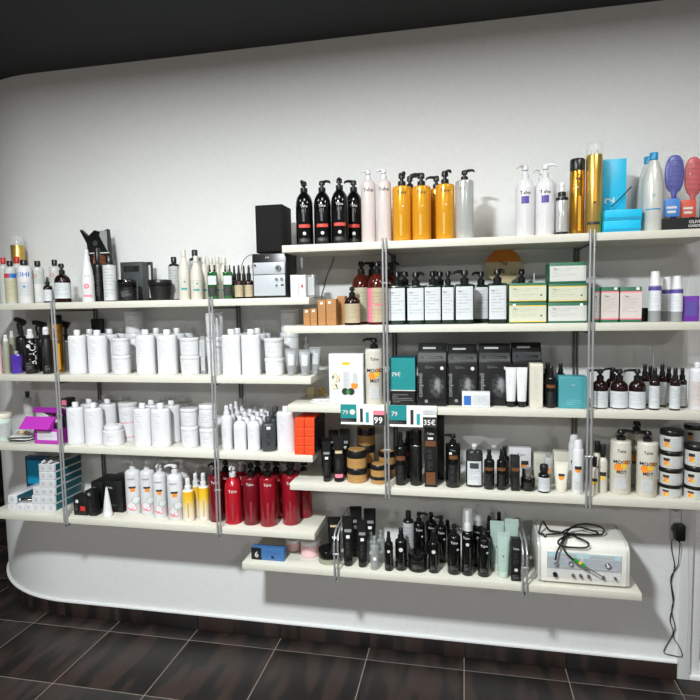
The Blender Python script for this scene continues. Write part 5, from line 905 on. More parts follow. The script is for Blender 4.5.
  ('gold_jar', 'lowest gold jar of the tall back stack', None, -0.417, 0.1741, 0.864, 0.0782, 0.0552, {'rot': 7.0}),
  ('gold_jar', 'middle gold jar of the tall back stack', None, -0.417, 0.1741, 0.9198, 0.0782, 0.0747, {'rot': 7.0}),
  ('gold_jar', 'topmost gold jar of the tall back stack', None, -0.417, 0.1741, 0.9951, 0.0782, 0.0743, {'rot': 7.0}),
  ('gold_jar', 'lower small gold jar beside the post', None, -0.3459, 0.0661, 0.864, 0.0722, 0.0292, {'rot': 6.1}),
  ('gold_jar', 'upper small gold jar beside the post', None, -0.3459, 0.0661, 0.8938, 0.0722, 0.048, {'rot': 6.1}),
  ('gold_jar', 'lowest small gold jar behind the post', None, -0.3255, 0.1614, 0.864, 0.0728, 0.0008, {'rot': 5.5}),
  ('gold_jar', 'middle small gold jar behind the post', None, -0.3255, 0.1614, 0.8654, 0.0728, 0.0521, {'rot': 5.5}),
  ('gold_jar', 'topmost small gold jar behind the post', None, -0.3255, 0.1614, 0.9181, 0.0728, 0.0541, {'rot': 5.5}),
  ('dark_mist', 'brown-black spray bottle beside the steel post', None, -0.2542, 0.0523, 0.864, 0.0446, 0.2162, {'rot': 5.2, 'spout': -5.2}),
  ('dark_mist', 'brown-black spray bottle behind the black spray can', None, -0.2344, 0.1521, 0.864, 0.0443, 0.1982, {'rot': 4.6, 'spout': -4.6}),
  ('black_aero', 'plain black spray can with silver ring', None, -0.1927, 0.0592, 0.864, 0.0484, 0.2246, {'rot': 3.9, 'spout': -3.9}),
  ('copper_box', 'tall black carton with copper bands under the price card', None, -0.1323, 0.055, 0.864, 0.0494, 0.2771, {'d': 0.05}),
  ('black_tall_box', 'tall black carton behind the copper-banded one', None, -0.1033, 0.155, 0.864, 0.041, 0.2697, {'d': 0.05}),
  ('dark_pump', 'black pump bottle with copper band and white sticker', None, -0.0449, 0.0596, 0.864, 0.0592, 0.2123, {'spout': -85.9, 'sticker': (-0.3, 0.66), 'rot': 0.9}),
  ('white_label_black', 'black bottle with grey-white label in a clear bag', None, 0.0388, 0.0733, 0.864, 0.0665, 0.1709, {'rot': -0.8, 'spout': 0.8}),
  ('dark_mist', 'first short dark spray bottle beside the bagged bottle', 'short dark sprays', 0.0958, 0.0501, 0.864, 0.0402, 0.1585, {'rot': -2.0, 'spout': 2.0}),
  ('dark_mist', 'second short dark spray bottle beside the bagged bottle', 'short dark sprays', 0.1434, 0.049, 0.864, 0.0379, 0.1604, {'rot': -2.9, 'spout': 2.9}),
  ('dark_mist', 'short dark spray bottle hidden behind the second one', None, 0.1596, 0.1296, 0.864, 0.0392, 0.1524, {'rot': -3.2, 'spout': 3.2}),
  ('copper_box_small', 'small black carton with copper band', None, 0.1942, 0.05, 0.864, 0.0317, 0.1356, {'d': 0.04}),
  ('silver_lid_jar', 'black jar with silver lid', None, 0.2436, 0.057, 0.864, 0.0541, 0.0862, {'rot': -5.0, 'spout': 5.0}),
  ('orange_white_box', 'white carton with orange print at the back', None, 0.2266, 0.225, 0.864, 0.0881, 0.1282, {'d': 0.05}),
  ('cap_white_label', 'small black-capped bottle with white label in front', None, 0.3012, 0.0419, 0.864, 0.0438, 0.1068, {'rot': -6.2, 'spout': 6.2}),
  ('white_plain_box', 'plain pale carton at the back of the fourth shelf', None, 0.3083, 0.22, 0.864, 0.0513, 0.1057, {'d': 0.04}),
  ('orange_clear', 'clear bottle with orange print behind the labelled small bottle', None, 0.3325, 0.1481, 0.864, 0.0361, 0.1288, {'rot': -6.5, 'spout': 6.5}),
  ('clear_tube', 'cream tube with orange print', None, 0.3663, 0.0553, 0.864, 0.0506, 0.1153, {'rot': -7.4, 'spout': 7.4}),
  ('white_plain_box', 'plain pale carton behind the cream tube', None, 0.3815, 0.17, 0.864, 0.0553, 0.13, {'d': 0.04}),
  ('white_aero', 'white spray can with orange print in front', None, 0.4249, 0.0509, 0.864, 0.0419, 0.2064, {'rot': -8.6, 'spout': 8.6}),
  ('white_aero', 'white spray can behind the orange-print one', None, 0.4247, 0.1303, 0.864, 0.0405, 0.2092, {'rot': -8.3, 'spout': 8.3}),
  ('orange_small', 'tiny white bottle with black cap beside the post', None, 0.484, 0.0431, 0.864, 0.0261, 0.1427, {'rot': -9.8, 'spout': 9.8}),
  ('orange_small', 'medium white bottle with black cap and orange print', None, 0.5192, 0.0716, 0.864, 0.0332, 0.1848, {'rot': -10.4, 'spout': 10.4}),
  ('orange_small', 'white black-capped bottle hidden behind the medium one', None, 0.5194, 0.1665, 0.864, 0.0329, 0.1751, {'rot': -10.0, 'spout': 10.0}),
  ('orange_pump', 'large white pump bottle with orange print, nozzle pointing right', None, 0.5834, 0.0769, 0.864, 0.0739, 0.2435, {'spout': 86.6, 'rot': -11.6}),
  ('orange_pump', 'large white pump bottle with orange print beside the jars', None, 0.6717, 0.0607, 0.864, 0.0713, 0.2438, {'spout': -66.7, 'rot': -13.3}),
  ('orange_pump', 'large white pump bottle half hidden behind the other two', None, 0.6717, 0.1988, 0.864, 0.0676, 0.2528, {'rot': -12.6, 'spout': 12.6}),
  ('orange_jar', 'bottom jar of the stack of four', None, 0.7565, 0.0698, 0.864, 0.0797, 0.0468, {'rot': -13.0}),
  ('orange_jar', 'second lowest jar of the stack of four', None, 0.7565, 0.0698, 0.9114, 0.0797, 0.0614, {'rot': -13.0}),
  ('orange_jar', 'second highest jar of the stack of four', None, 0.7565, 0.0698, 0.9734, 0.0797, 0.0649, {'rot': -13.0}),
  ('orange_jar', 'topmost jar of the stack of four', None, 0.7565, 0.0698, 1.0389, 0.0797, 0.0763, {'rot': -13.0}),
  ('orange_jar', 'bottom jar of the stack of three', None, 0.8392, 0.0637, 0.864, 0.0773, 0.0466, {'rot': -14.3}),
  ('orange_jar', 'middle jar of the stack of three', None, 0.8392, 0.0637, 0.9112, 0.0773, 0.0743, {'rot': -14.3}),
  ('orange_jar', 'topmost jar of the stack of three', None, 0.8392, 0.0637, 0.9861, 0.0773, 0.0784, {'rot': -14.3}),
  ('orange_jar', 'lowest jar of the stack behind', None, 0.8746, 0.185, 0.864, 0.07, 0.0262, {'rot': -14.2}),
  ('orange_jar', 'second jar of the stack behind', None, 0.8746, 0.185, 0.8908, 0.07, 0.0751, {'rot': -14.2}),
  ('orange_jar', 'third jar of the stack behind', None, 0.8746, 0.185, 0.9665, 0.07, 0.0747, {'rot': -14.2}),
  ('orange_jar', 'topmost jar of the stack behind', None, 0.8746, 0.185, 1.0418, 0.07, 0.0704, {'rot': -14.2}),
  ('pink_jar', 'pink jar with white lid beside the blue carton', None, -0.7568, 0.1671, 0.505, 0.0741, 0.0492, {'rot': 14.3, 'spout': -14.3}),
  ('pink_jar', 'larger pink jar with white lid', None, -0.6666, 0.129, 0.505, 0.0881, 0.0669, {'rot': 12.9, 'spout': -12.9}),
  ('olive_jar', 'olive jar with tall black lid', None, -0.5685, 0.0794, 0.505, 0.0987, 0.0548, {'rot': 11.3, 'spout': -11.3}),
  ('black_tube_gold', 'black tube with gold stripe behind the olive jar', None, -0.5664, 0.17, 0.505, 0.06, 0.1569, {'rot': 10.8, 'spout': -10.8}),
  ('black_tube', 'first black tube in front beside the steel bracket', 'black tubes in front, lowest shelf', -0.4804, 0.0531, 0.505, 0.0463, 0.2113, {'rot': 9.7, 'spout': -9.7}),
  ('black_tube', 'second black tube in front beside the steel bracket', 'black tubes in front, lowest shelf', -0.4192, 0.052, 0.505, 0.0439, 0.1982, {'rot': 8.5, 'spout': -8.5}),
  ('black_tube', 'first black tube at the back of the lowest shelf', 'black tubes at the back, lowest shelf', -0.4639, 0.1462, 0.505, 0.0523, 0.2191, {'rot': 9.0, 'spout': -9.0}),
  ('black_tube', 'second black tube at the back of the lowest shelf', 'black tubes at the back, lowest shelf', -0.4072, 0.1764, 0.505, 0.0527, 0.2022, {'rot': 7.8, 'spout': -7.8}),
  ('grey_mist', 'clear grey spray bottle in front', None, -0.365, 0.038, 0.505, 0.036, 0.1388, {'rot': 7.5, 'spout': -7.5}),
  ('grey_mist', 'first clear grey spray bottle behind the front one', 'clear grey sprays behind', -0.3913, 0.1031, 0.505, 0.0363, 0.1273, {'rot': 7.8, 'spout': -7.8}),
  ('grey_mist', 'second clear grey spray bottle behind the front one', 'clear grey sprays behind', -0.3489, 0.1081, 0.505, 0.0362, 0.1368, {'rot': 6.9, 'spout': -6.9}),
  ('black_mist', 'small slim black spray bottle beside the clear grey ones', None, -0.3064, 0.0379, 0.505, 0.0358, 0.1618, {'rot': 6.3, 'spout': -6.3}),
  ('black_mist', 'black spray bottle with white dot left of black jar', None, -0.2574, 0.0541, 0.505, 0.0481, 0.1732, {'rot': 5.3, 'spout': -5.3}),
  ('grey_label_bottle', 'tall black bottle with grey label at the back', None, -0.2349, 0.1434, 0.505, 0.0468, 0.2131, {'rot': 4.6, 'spout': -4.6}),
  ('black_style_pump', 'black pump bottle behind the black jar', None, -0.1911, 0.1555, 0.505, 0.051, 0.2066, {'spout': 76.3, 'rot': 3.7}),
  ('black_jar', 'black jar among the black sprays', None, -0.1895, 0.065, 0.505, 0.08, 0.071, {'rot': 3.9, 'spout': -3.9}),
  ('black_mist', 'black spray bottle with white dot right of black jar', None, -0.1235, 0.0522, 0.505, 0.0444, 0.1741, {'rot': 2.5, 'spout': -2.5}),
  ('black_style_pump', 'black pump bottle at the back behind the black sprays', None, -0.1443, 0.2261, 0.505, 0.0521, 0.1828, {'spout': 17.3, 'rot': 2.7}),
  ('black_style_pump', 'black pump bottle behind the large-lettered one', None, -0.0981, 0.1552, 0.505, 0.0503, 0.1969, {'spout': -61.9, 'rot': 1.9}),
  ('black_mist', 'black spray bottle at the back of the lowest shelf', None, -0.0728, 0.2215, 0.505, 0.0429, 0.1529, {'rot': 1.4, 'spout': -1.4}),
  ('black_style_pump', 'black pump bottle with pale lettering in front', None, -0.042, 0.0569, 0.505, 0.0539, 0.2023, {'spout': 44.1, 'rot': 0.9}),
  ('overcap_mist', 'black spray bottle with clear overcap in front', None, 0.0116, 0.0527, 0.505, 0.0453, 0.261, {'rot': -0.2, 'spout': 0.2}),
  ('overcap_mist', 'black spray bottle with clear overcap behind', None, 0.0528, 0.1373, 0.505, 0.0446, 0.2487, {'rot': -1.0, 'spout': 1.0}),
  ('black_style_pump', 'black bottle with lettering beside the mint tubes', None, 0.0755, 0.0544, 0.505, 0.0488, 0.1942, {'spout': 1.5, 'rot': -1.5}),
  ('black_mist', 'first black spray bottle behind the mint tubes', 'black sprays behind mint tubes', 0.1003, 0.1603, 0.505, 0.0406, 0.2044, {'rot': -2.0, 'spout': 2.0}),
  ('black_mist', 'second black spray bottle behind the mint tubes', 'black sprays behind mint tubes', 0.1443, 0.2207, 0.505, 0.0413, 0.2014, {'rot': -2.8, 'spout': 2.8}),
  ('mint_tube', 'mint green tube in front', None, 0.1512, 0.055, 0.505, 0.05, 0.1823, {'rot': -3.1, 'spout': 3.1}),
  ('mint_tube', 'mint green tube tilted behind the front one', None, 0.1306, 0.1228, 0.505, 0.0557, 0.1995, {'rot': -2.6, 'spout': 2.6}),
  ('mint_tube', 'mint green tube beside the black carton', None, 0.188, 0.1225, 0.505, 0.055, 0.2115, {'rot': -3.7, 'spout': 3.7}),
  ('black_style_box', 'small black carton with pale lettering beside the bracket', None, 0.1975, 0.0425, 0.505, 0.0365, 0.1636, {'d': 0.045}),
  ('kit_box', 'first black mask box with portrait from the teal box', 'black mask boxes', -0.1247, 0.07, 1.193, 0.1112, 0.2433, {}),
  ('kit_box', 'second black mask box with portrait from the teal box', 'black mask boxes', -0.0081, 0.096, 1.193, 0.114, 0.2369, {}),
  ('kit_box', 'third black mask box with portrait from the teal box', 'black mask boxes', 0.1167, 0.1029, 1.193, 0.1193, 0.24, {}),
  ('kit_box', 'fourth black mask box with portrait from the teal box', 'black mask boxes', 0.2408, 0.1299, 1.193, 0.1107, 0.2415, {}),
  ('blue6_box', 'blue carton with black end showing number 6', None, -0.832, 0.053, 0.505, 0.1474, 0.0535, {'d': 0.036}),
  ('gift_box_white', 'white gift box with orange and dark fruit picture', None, -0.4714, 0.06, 1.193, 0.1412, 0.207, {'d': 0.06}),
]
for it in ITEMS: place(*it)

# ------------------------------------------------------------------ single things
def smooth_path(P, k=6):
    P = [Vector(p) for p in P]; Q = [P[0]] + P + [P[-1]]; out = []
    for i in range(1, len(Q) - 2):
        a, b, c, d = Q[i - 1:i + 3]
        for j in range(k):
            t = j / k; out.append(.5 * ((2 * b) + (c - a) * t + (2 * a - 5 * b + 4 * c - d) * t * t + (3 * b - a - 3 * c + d) * t ** 3))
    return out + [P[-1]]
def flat_front(y): return lambda x, z: y

# black speaker on the stereo
x0, z0, x1, z1 = (-0.8582, 1.6301, -0.7113, 1.8137)
zs = 1.6324; w, h, d = x1 - x0, z1 - 1.632, .15
st = thing('stereo', 'black mini stereo with silver front panel under the speaker', 'stereo', ((x0 + x1) / 2, .03 + d / 2, zs))
MB().box(-w / 2, w / 2, -d / 2, d / 2, 0, h).build('body', 'black_plastic', st, bevel=.003)
MB().box(-w * .46, w * .46, -d / 2 - .004, -d / 2, h * .05, h * .52).box(-w * .46, w * .46, -d / 2 - .004, -d / 2, h * .535, h * .80).build('front_panel', 'silver_panel', st, bevel=.001)
for kx, kz, kr in ((.28, .665, .013), (.22, .42, .0065), (.37, .42, .0065), (.22, .28, .003), (-.4, .74, .004)):
    o = MB().loft([(0, kr, kr), (.006, kr, kr), (.008, kr * .85, kr * .85)], 18).build('knob', 'silver_metal' if kr > .005 else 'black_plastic', st); o.location = (kx * w, -d / 2 - .004, kz * h); o.rotation_euler = (math.pi / 2, 0, 0)
    if kr > .01:
        o2 = MB().loft([(.008, kr * .6, kr * .6), (.011, kr * .55, kr * .55)], 16).build('knob_cap', 'charcoal', o)
MB().box(w * .34, w * .42, -d / 2 - .005, -d / 2, h * .27, h * .30).build('display', 'black_gloss', st)
prints(st, flat_front(-d / 2), w / 2, h, [('T', 'SUB', -.1, .91, .035, 'pale_print')])
top = zs + h
x0, z0, x1, z1 = (-0.8442, 1.8254, -0.7264, 2.0124)
w, h, d = x1 - x0, z1 - top, .12
sp = thing('speaker', 'black loudspeaker box standing on the stereo', 'speaker', ((x0 + x1) / 2, .045 + d / 2, top + .0005))
MB().box(-w / 2, w / 2, -d / 2, d / 2, .004, h).build('body', 'speaker_black', sp, bevel=.003)
MB().box(-w / 2 + .004, w / 2 - .004, -d / 2 - .004, -d / 2, .008, h - .004).build('grille', 'speaker_black', sp, bevel=.002)
for sx in (-1, 1): MB().box(sx * w * .35 - .008, sx * w * .35 + .008, -d / 2 + .01, d / 2 - .01, 0, .004).build('foot', 'black_plastic', sp)
tag(MB().tube(smooth_path([(-0.8908, 0.17, 1.8272), (-0.9424, 0.2, 1.8227), (-0.971, 0.21, 1.7979), (-0.9862, 0.22, 1.7544), (-0.9981, 0.23, 1.6741)]), .0016, 6).build('speaker_cable', 'cable_black'), 'thin black cable hanging from the stereo behind the droppers', 'cable')
tag(MB().tube(smooth_path([(-0.564, 0.283, 1.8294), (-0.5795, 0.286, 1.7814), (-0.6036, 0.286, 1.7332), (-0.6187, 0.286, 1.68), (-0.6313, 0.286, 1.6354), (-0.6363, 0.286, 1.5226)]), .0018, 6).build('wall_cable', 'cable_brown'), 'thin brown cable running down the wall above the kraft cartons', 'cable')

# torn black pouch on the left top shelf
pz = 1.6325
px = (-1.6752, 0.19, 1.6418)[0]
po = thing('foil_pouch', 'black foil pouch with torn open top and orange picture', 'pouch', (px, .205, pz))
hh_ = (-1.6549, 0.19, 1.976)[2] - pz; ww = (-1.6011, 0.19, 1.8264)[0] - (-1.7192, 0.19, 1.8303)[0]
MB().prism([(-ww * .42, 0), (ww * .5, 0), (ww * .44, hh_ * .70), (ww * .38, hh_ * .99), (ww * .1, hh_ * .95), (-ww * .22, hh_ * .98), (-ww * .5, hh_ * .90), (-ww * .82, hh_), (-ww * .86, hh_ * .98), (-ww * .58, hh_ * .80)], -.012, .012).build('body', 'black_plastic', po, bevel=.003)
MB().prism([(ww * .02, hh_ * .9), (ww * .36, hh_ * .68), (ww * .36, hh_ * .96), (ww * .08, hh_ * .97)], -.0135, -.012).build('pale_panel', 'grey_plastic', po)
prints(po, flat_front(-.0125), ww / 2, hh_, [('L', -.6, .5, .42, .64, 'photo_art', 'printed_picture'), ('L', -.9, .85, .66, .675, 'pale_print', 'tear_line'), ('D', -.35, .8, .22, 'charcoal')])

# cyan clip beside the flat boxes
tag(MB().tube(smooth_path([(0.5377, 0.1, 1.9442), (0.5616, 0.1, 1.9667), (0.5886, 0.1, 1.9944), (0.602, 0.1, 2.01), (0.6088, 0.1, 2.015)]), .0022, 8).build('sectioning_clip', 'black_plastic'), 'thin black clip leaning over the flat cyan boxes', 'clip')

# brushes in their display box
bz = 1.8414; bx0, bz0, bx1, bz1 = (0.6936, 1.8414, 0.8909, 1.8832)
db = thing('display_box', 'black display box holding the wrapped hair brushes', 'box', ((bx0 + bx1) / 2, .03, bz)); bw, bh = bx1 - bx0, bz1 - bz
MB().box(-bw / 2, bw / 2, 0, .003, 0, bh).box(-bw / 2, bw / 2, .107, .11, 0, bh * 1.3).box(-bw / 2, -bw / 2 + .003, .003, .107, 0, bh).box(bw / 2 - .003, bw / 2, .003, .107, 0, bh).box(-bw / 2, bw / 2, 0.003, .107, 0, .003).build('body', 'black_card', db)
prints(db, flat_front(0), bw / 2, bh, [('T', 'OLIVIA', .1, .66, .26, 'pale_print'), ('T', 'GARDEN', .1, .32, .22, 'pale_print')])
def brush(label, xh, yt, yb, yh, wpx, mat, tagm, Y, tilt, tx, ty0, ty1):
    hx, hy = xh; z0 = bz + .004
    b_ = thing('hair_brush', label, 'hair brush', (hx, Y, z0), 0, 'wrapped hair brushes'); ht, hb, w_ = yt - z0, yb - z0, wpx
    hc, hr = (ht + hb) / 2, (ht - hb) / 2
    MB().loft([(0, .007, .005), (.01, .009, .006), (hb * .6, .011, .008), (hb * .9, .008, .006), (hb * 1.06, .012, .007)], 14).build('handle', mat, b_)
    rings = []
    for i in range(13):
        a = math.pi * i / 12; rings.append((hc - hr * math.cos(a), max(.002, w_ / 2 * math.sin(a) ** .7), max(.002, .009 * math.sin(a) ** .7)))
    hd = MB().loft(rings, 24).build('head', mat, b_)
    m_ = MB()
    for r_ in range(6):
        for c_ in range(5):
            X_ = (c_ - 2) * w_ * .16; Z_ = hc + (r_ - 2.5) * hr * .26
            m_.tube([(X_, -.006, Z_), (X_, -.020, Z_)], .0011, 5)
    m_.build('bristles', mat, hd)
    MB().loft([(hb * .9, w_ * .35, .012), (hb, w_ * .5, .022), (hc, w_ * .56, .027), (ht * .97, w_ * .5, .022), (ht * 1.04, w_ * .3, .008)], 18).build('wrapper', 'clear_film', b_)
    tw = w_ * .42
    o = MB().box(-tw, tw, -.016, -.0135, ty0 - z0, ty1 - z0).build('tag', tagm, b_, bevel=.001); o.location = (tx - hx, 0, 0)
    prints(o, flat_front(-.016), tw, ty1 - z0, [('L', -.6, .6, 1 - .55 * (ty1 - ty0) / (ty1 - z0), 1 - .42 * (ty1 - ty0) / (ty1 - z0), 'pale_print', 'printed_line'), ('L', -.5, .5, 1 - .8 * (ty1 - ty0) / (ty1 - z0), 1 - .66 * (ty1 - ty0) / (ty1 - z0), 'pale_print', 'printed_line')])
brush('blue hair brush in clear wrapper with blue tag', (0.7445, 0.08), (0.7413, 0.08, 2.1145)[2], (0.7448, 0.08, 1.98)[2], 0, 0.066, 'blue_brush', 'blue_tag', .08, 0, (0.733, 0.07, 1.9257)[0], (0.7338, 0.07, 1.8936)[2], (0.7321, 0.07, 1.9576)[2])
brush('red hair brush in clear wrapper with red tag', (0.8141, 0.1), (0.8108, 0.1, 2.1076)[2], (0.8147, 0.1, 1.9691)[2], 0, 0.0625, 'red_brush', 'red_tag', .10, 0, (0.7942, 0.09, 1.9257)[0], (0.7935, 0.09, 1.8919)[2], (0.7918, 0.09, 1.9544)[2])
brush('teal hair brush at the far end of the display box', (0.8713, 0.07), (0.8677, 0.07, 2.0963)[2], (0.8719, 0.07, 1.9605)[2], 0, 0.0385, 'teal_deep', 'teal_deep', .07, 0, (0.8372, 0.06, 1.9187)[0], (0.8382, 0.06, 1.8853)[2], (0.8359, 0.06, 1.9642)[2])

# round orange pack standing against the wall
c = (0.1605, 0.25, 1.7471); R_ = 0.1447 / 2
rp = thing('round_pack', 'round pack with orange top standing behind the green bottles', 'pack', (c[0], .255, 1.5163)); cz = c[2] - 1.5163
n_ = 28; pts = [(R_ * math.cos(2 * math.pi * i / n_), cz + R_ * math.sin(2 * math.pi * i / n_)) for i in range(n_)]
MB().prism([(-R_ * .5, 0), (R_ * .5, 0)] + [p for p in pts if p[1] > cz - R_ * .75][::1] if False else pts, -.006, .006).build('body', 'tan_print', rp, bevel=.001)
MB().box(-R_ * .45, R_ * .45, -.008, .008, 0, cz - R_ * .8).build('foot', 'tan_print', rp, bevel=.001)
MB().prism([p for p in pts if p[1] >= cz + R_ * .15], -.0075, -.006).build('orange_panel', 'orange_print', rp)
prints(rp, flat_front(-.0078), R_, cz + R_, [('L', -.6, .6, .30, .52, 'label_beige', 'fine_print'), ('T', 'Tea', 0, .80, .05, 'ink')])

# white tray, clear sweet bag on the third right shelf
a, b_, c_ = (-0.6324, 0.05, 1.2057), (-0.5445, 0.05, 1.2071), 1.1934
t_ = MB().loft([(0, .062, .030), (.004, .068, .034), (.012, .070, .036), (.012, .062, .029), (.007, .058, .026)], 28, n=3.5).build('tray', 'white_gloss'); t_.location = ((a[0] + .072), .055, c_)
tag(t_, 'small shallow white tray lying before the white gift box', 'tray')
sb = thing('snack_bag', 'clear bag with yellow contents at the left shelf end', 'bag', ((-0.6235, 0.21, 1.2321)[0], .215, 1.1934))
MB().loft([(0, .022, .016), (.015, .030, .022), (.04, .028, .018), (.065, .016, .008), (.075, .022, .003)], 14).build('bag', 'clear_bag', sb)
for i in range(7): MB().loft([(0, .004, .004), (.005, .007, .007), (.01, .004, .004)], 8).build('sweet', ('yellow_print', 'orange_print')[i % 2], sb, loc=(-.014 + .0048 * i, .006 * math.sin(i * 2.1), .008 + .011 * (i % 3)))

# price cards clipped to the front edge of the third right shelf
def price_card(label, xa, xb, za, zb, parts, texts):
    w_, h_ = xb - xa, zb - za; r = thing('price_card', label, 'price card', ((xa + xb) / 2, -.012, za), 0, 'price cards')
    MB().box(-w_ / 2, w_ / 2, 0, .0015, 0, h_).build('card', 'sticker_white', r)
    prints(r, flat_front(0), w_ / 2, h_, parts + texts)
    MB().box(-.012, .012, .0015, .010, h_ * .75, h_ * .9).build('clip', 'white_plastic', r)
pc = [('L', -1, -.26, .30, 1, 'teal_card', 'printed_panel'), ('L', -1, -.26, .12, .30, 'label_blackinfo', 'printed_panel'), ('L', -.10, .03, .12, .80, 'ink', 'printed_bottle'), ('L', .16, .30, .12, .62, 'teal_print', 'printed_bottle')]
x0, z0, x1, z1 = (-0.4861, 1.1213, -0.3112, 1.2021)
price_card('price card showing 99 under the white gift box', x0, x1, z0, z1, pc + [('L', .5, 1, 0, .5, 'ink', 'printed_panel'), ('L', .5, 1, .5, .72, 'pink_print', 'printed_panel'), ('D', -.45, .62, .13, 'pale_print')], [('T', '99', .74, .24, .32, 'sticker_white'), ('T', '79', -.78, .60, .22, 'pale_print')])
x0, z0, x1, z1 = (-0.2894, 1.1164, -0.1059, 1.2017)
price_card('price card showing 35 under the teal and black box', x0, x1, z0, z1, pc + [('L', .42, 1, 0, .48, 'ink', 'printed_panel'), ('L', .42, .95, .6, .8, 'label_pale', 'fine_print')], [('T', '35\u20ac', .71, .24, .26, 'sticker_white'), ('T', '79', -.78, .60, .22, 'pale_print')])

# tail comb behind the amber sprays
tag(MB().tube([(0.7161, 0.16, 1.3336), (0.7151, 0.165, 1.3951), (0.7145, 0.168, 1.4298)], .0028, 8).tube([((0.7179, 0.16, 1.2869)[0], .158, 1.1935), (0.7161, 0.16, 1.3336)], .0045, 8).build('tail_comb', 'steel'), 'metal comb handle standing upright behind the amber sprays', 'comb')
# clear bags
def clear_bag(label, x, Y, z, w_, h_, fan):
    r = thing('plastic_bag', label, 'plastic bag', (x, Y, z))
    MB().loft([(0, w_ * .5, .030), (h_ * .5, w_ * .52, .032), (h_ * .74, w_ * .4, .022), (h_ * .80, w_ * .12, .007)], 20).build('film', 'clear_bag', r)
    MB().loft([(h_ * .80, w_ * .12, .007), (h_ * .9, w_ * .45, .004), (h_, w_ * fan, .003)], 20).build('gathered_top', 'clear_film', r)
    MB().loft([(h_ * .785, w_ * .13, .009), (h_ * .815, w_ * .13, .009)], 14).build('tie', 'pale_print', r)
clear_bag('clear gathered bag around the grey-labelled black bottle', (0.0386, 0.066)[0], .066, .8645, .078, (0.0375, 0.066, 1.069)[2] - .8645, .62)
clear_bag('clear gathered bag standing behind the short dark sprays', (0.1193, 0.15)[0], .165, .8645, .07, (0.119, 0.15, 1.039)[2] - .8645, .66)
clear_bag('clear bag around the white bottle beside the door', (0.841, 0.08)[0], .078, 1.1935, .084, (0.8307, 0.08, 1.3877)[2] - 1.1935, .4)

# magenta box with its lid open
x0, z0, x1, z1 = (-1.9508, 0.9765, -1.8184, 1.0539)
w, h = x1 - x0, z1 - .984; d = .12
mg = thing('magenta_box', 'open magenta carton with raised lid and white label', 'box', ((x0 + x1) / 2, .03 + d / 2, .9844))
MB().box(-w / 2, w / 2, -d / 2, -d / 2 + .002, 0, h).box(-w / 2, w / 2, d / 2 - .002, d / 2, 0, h * 1.5).box(-w / 2, -w / 2 + .002, -d / 2, d / 2, 0, h).box(w / 2 - .002, w / 2, -d / 2, d / 2, 0, h).box(-w / 2, w / 2, -d / 2, d / 2, 0, .002).build('body', 'magenta_card', mg)
MB().prism_x([(-d / 2, h), (-d / 2 - .030, h * 1.04), (-d / 2 - .030, h * 1.08), (-d / 2 + .02, h * 1.75), (-d / 2 + .022, h * 1.72), (-d / 2 + .002, h)], -w * .92, w * .26).build('front_flap', 'magenta_card', mg)
MB().prism_x([(d / 2, h * 1.5), (-d / 2 + .03, h * 2.28), (-d / 2 + .028, h * 2.36), (d / 2 - .002, h * 1.62)], -w * .62, w * .5).build('lid', 'magenta_card', mg)
MB().prism_x([(-d / 2 + .03, h * 2.28), (-d / 2 + .012, h * 2.05), (-d / 2 + .010, h * 2.07), (-d / 2 + .028, h * 2.36)], -w * .6, w * .5).build('lid_lip', 'magenta_deep', mg)
prints(mg, flat_front(-d / 2), w / 2, h, [('L', -.75, .8, .25, .82, 'label_magenta')])
for i, (xx, mm_) in enumerate(((-.3, 'white_plastic'), (0, 'white_plastic'), (.28, 'black_plastic'))): MB().loft([(.003, .013, .013), (h * 1.5, .013, .013), (h * 1.7, .008, .008)], 12).build('tube_inside', mm_, mg, loc=(xx * w, .02, 0))
# pile of striped sachets beside it
sx = (-2.0464, 0.06)[0]
for i in range(5):
    o = MB().loft([(0, .050, .036), (.003, .058, .044), (.006, .050, .036)], 24, n=6).build('sachet', 'stripe_art' if False else ('pale_print', 'charcoal', 'sticker_white', 'grey_card', 'pale_print')[i])
    o.location = (sx + .004 * (-1) ** i, .07, .9842 + i * .0062); o.rotation_euler = (0, 0, .15 * (i - 2))
    tag(o, ('bottom white', 'charcoal', 'middle white', 'grey', 'topmost white')[i] + ' flat sachet in the pile beside the magenta box', 'sachet', 'flat sachets')
cb = thing('crumpled_bag', 'small clear bag with tan contents lying on the sachets', 'bag', (sx, .07, .9842 + .0315))
MB().loft([(0, .038, .026), (.014, .042, .030), (.03, .03, .02), (.042, .012, .008)], 16, n=2.6).build('film', 'clear_plastic', cb)
for i in range(5): MB().loft([(0, .006, .006), (.006, .010, .009), (.012, .006, .006)], 8).build('content', ('copper_print', 'tan_print', 'yellow_print')[i % 3], cb, loc=(-.026 + .013 * i, .004 * (i % 2), .002))

# aluminium tubes among the dye boxes, round tub above
for i, (xx, yy, F_, zz, lb) in enumerate(((-1.9241, 0.0, 0.045, 0.895, 0.0), (-1.8866, 0.0, 0.045, 0.8965, 0.0))):
    o = MB().loft([(0, .0085, .0085), (.12, .0085, .0085), (.15, .0085, .001)], 14).build('dye_tube', 'silver_metal'); o.rotation_euler = (-math.pi / 2, 0, 0); o.location = (xx, .05, zz)
    tag(o, ('inner', 'outer')[i] + ' silver dye tube lying on top of the stepped pile', 'tube', 'dye tubes on the pile')
    o2 = MB().loft([(-.012, .006, .006), (0, .007, .007)], 12).build('cap', 'white_plastic', o)
q = (-2.0845, 0.05, 0.6986)
o = MB().loft([(0, .0125, .0125), (.062, .0125, .0125), (.075, .0125, .002)], 14).build('dye_tube', 'silver_metal'); o.rotation_euler = (0, math.pi / 2, .1); o.location = (q[0] + .012, .065, (-2.0453, 0.045, 0.6844)[2] + .013)
tag(o, 'silver dye tube lying crosswise on the lowest dye boxes', 'tube')
MB().loft([(-.012, .007, .007), (0, .008, .008)], 12).build('cap', 'white_plastic', o)

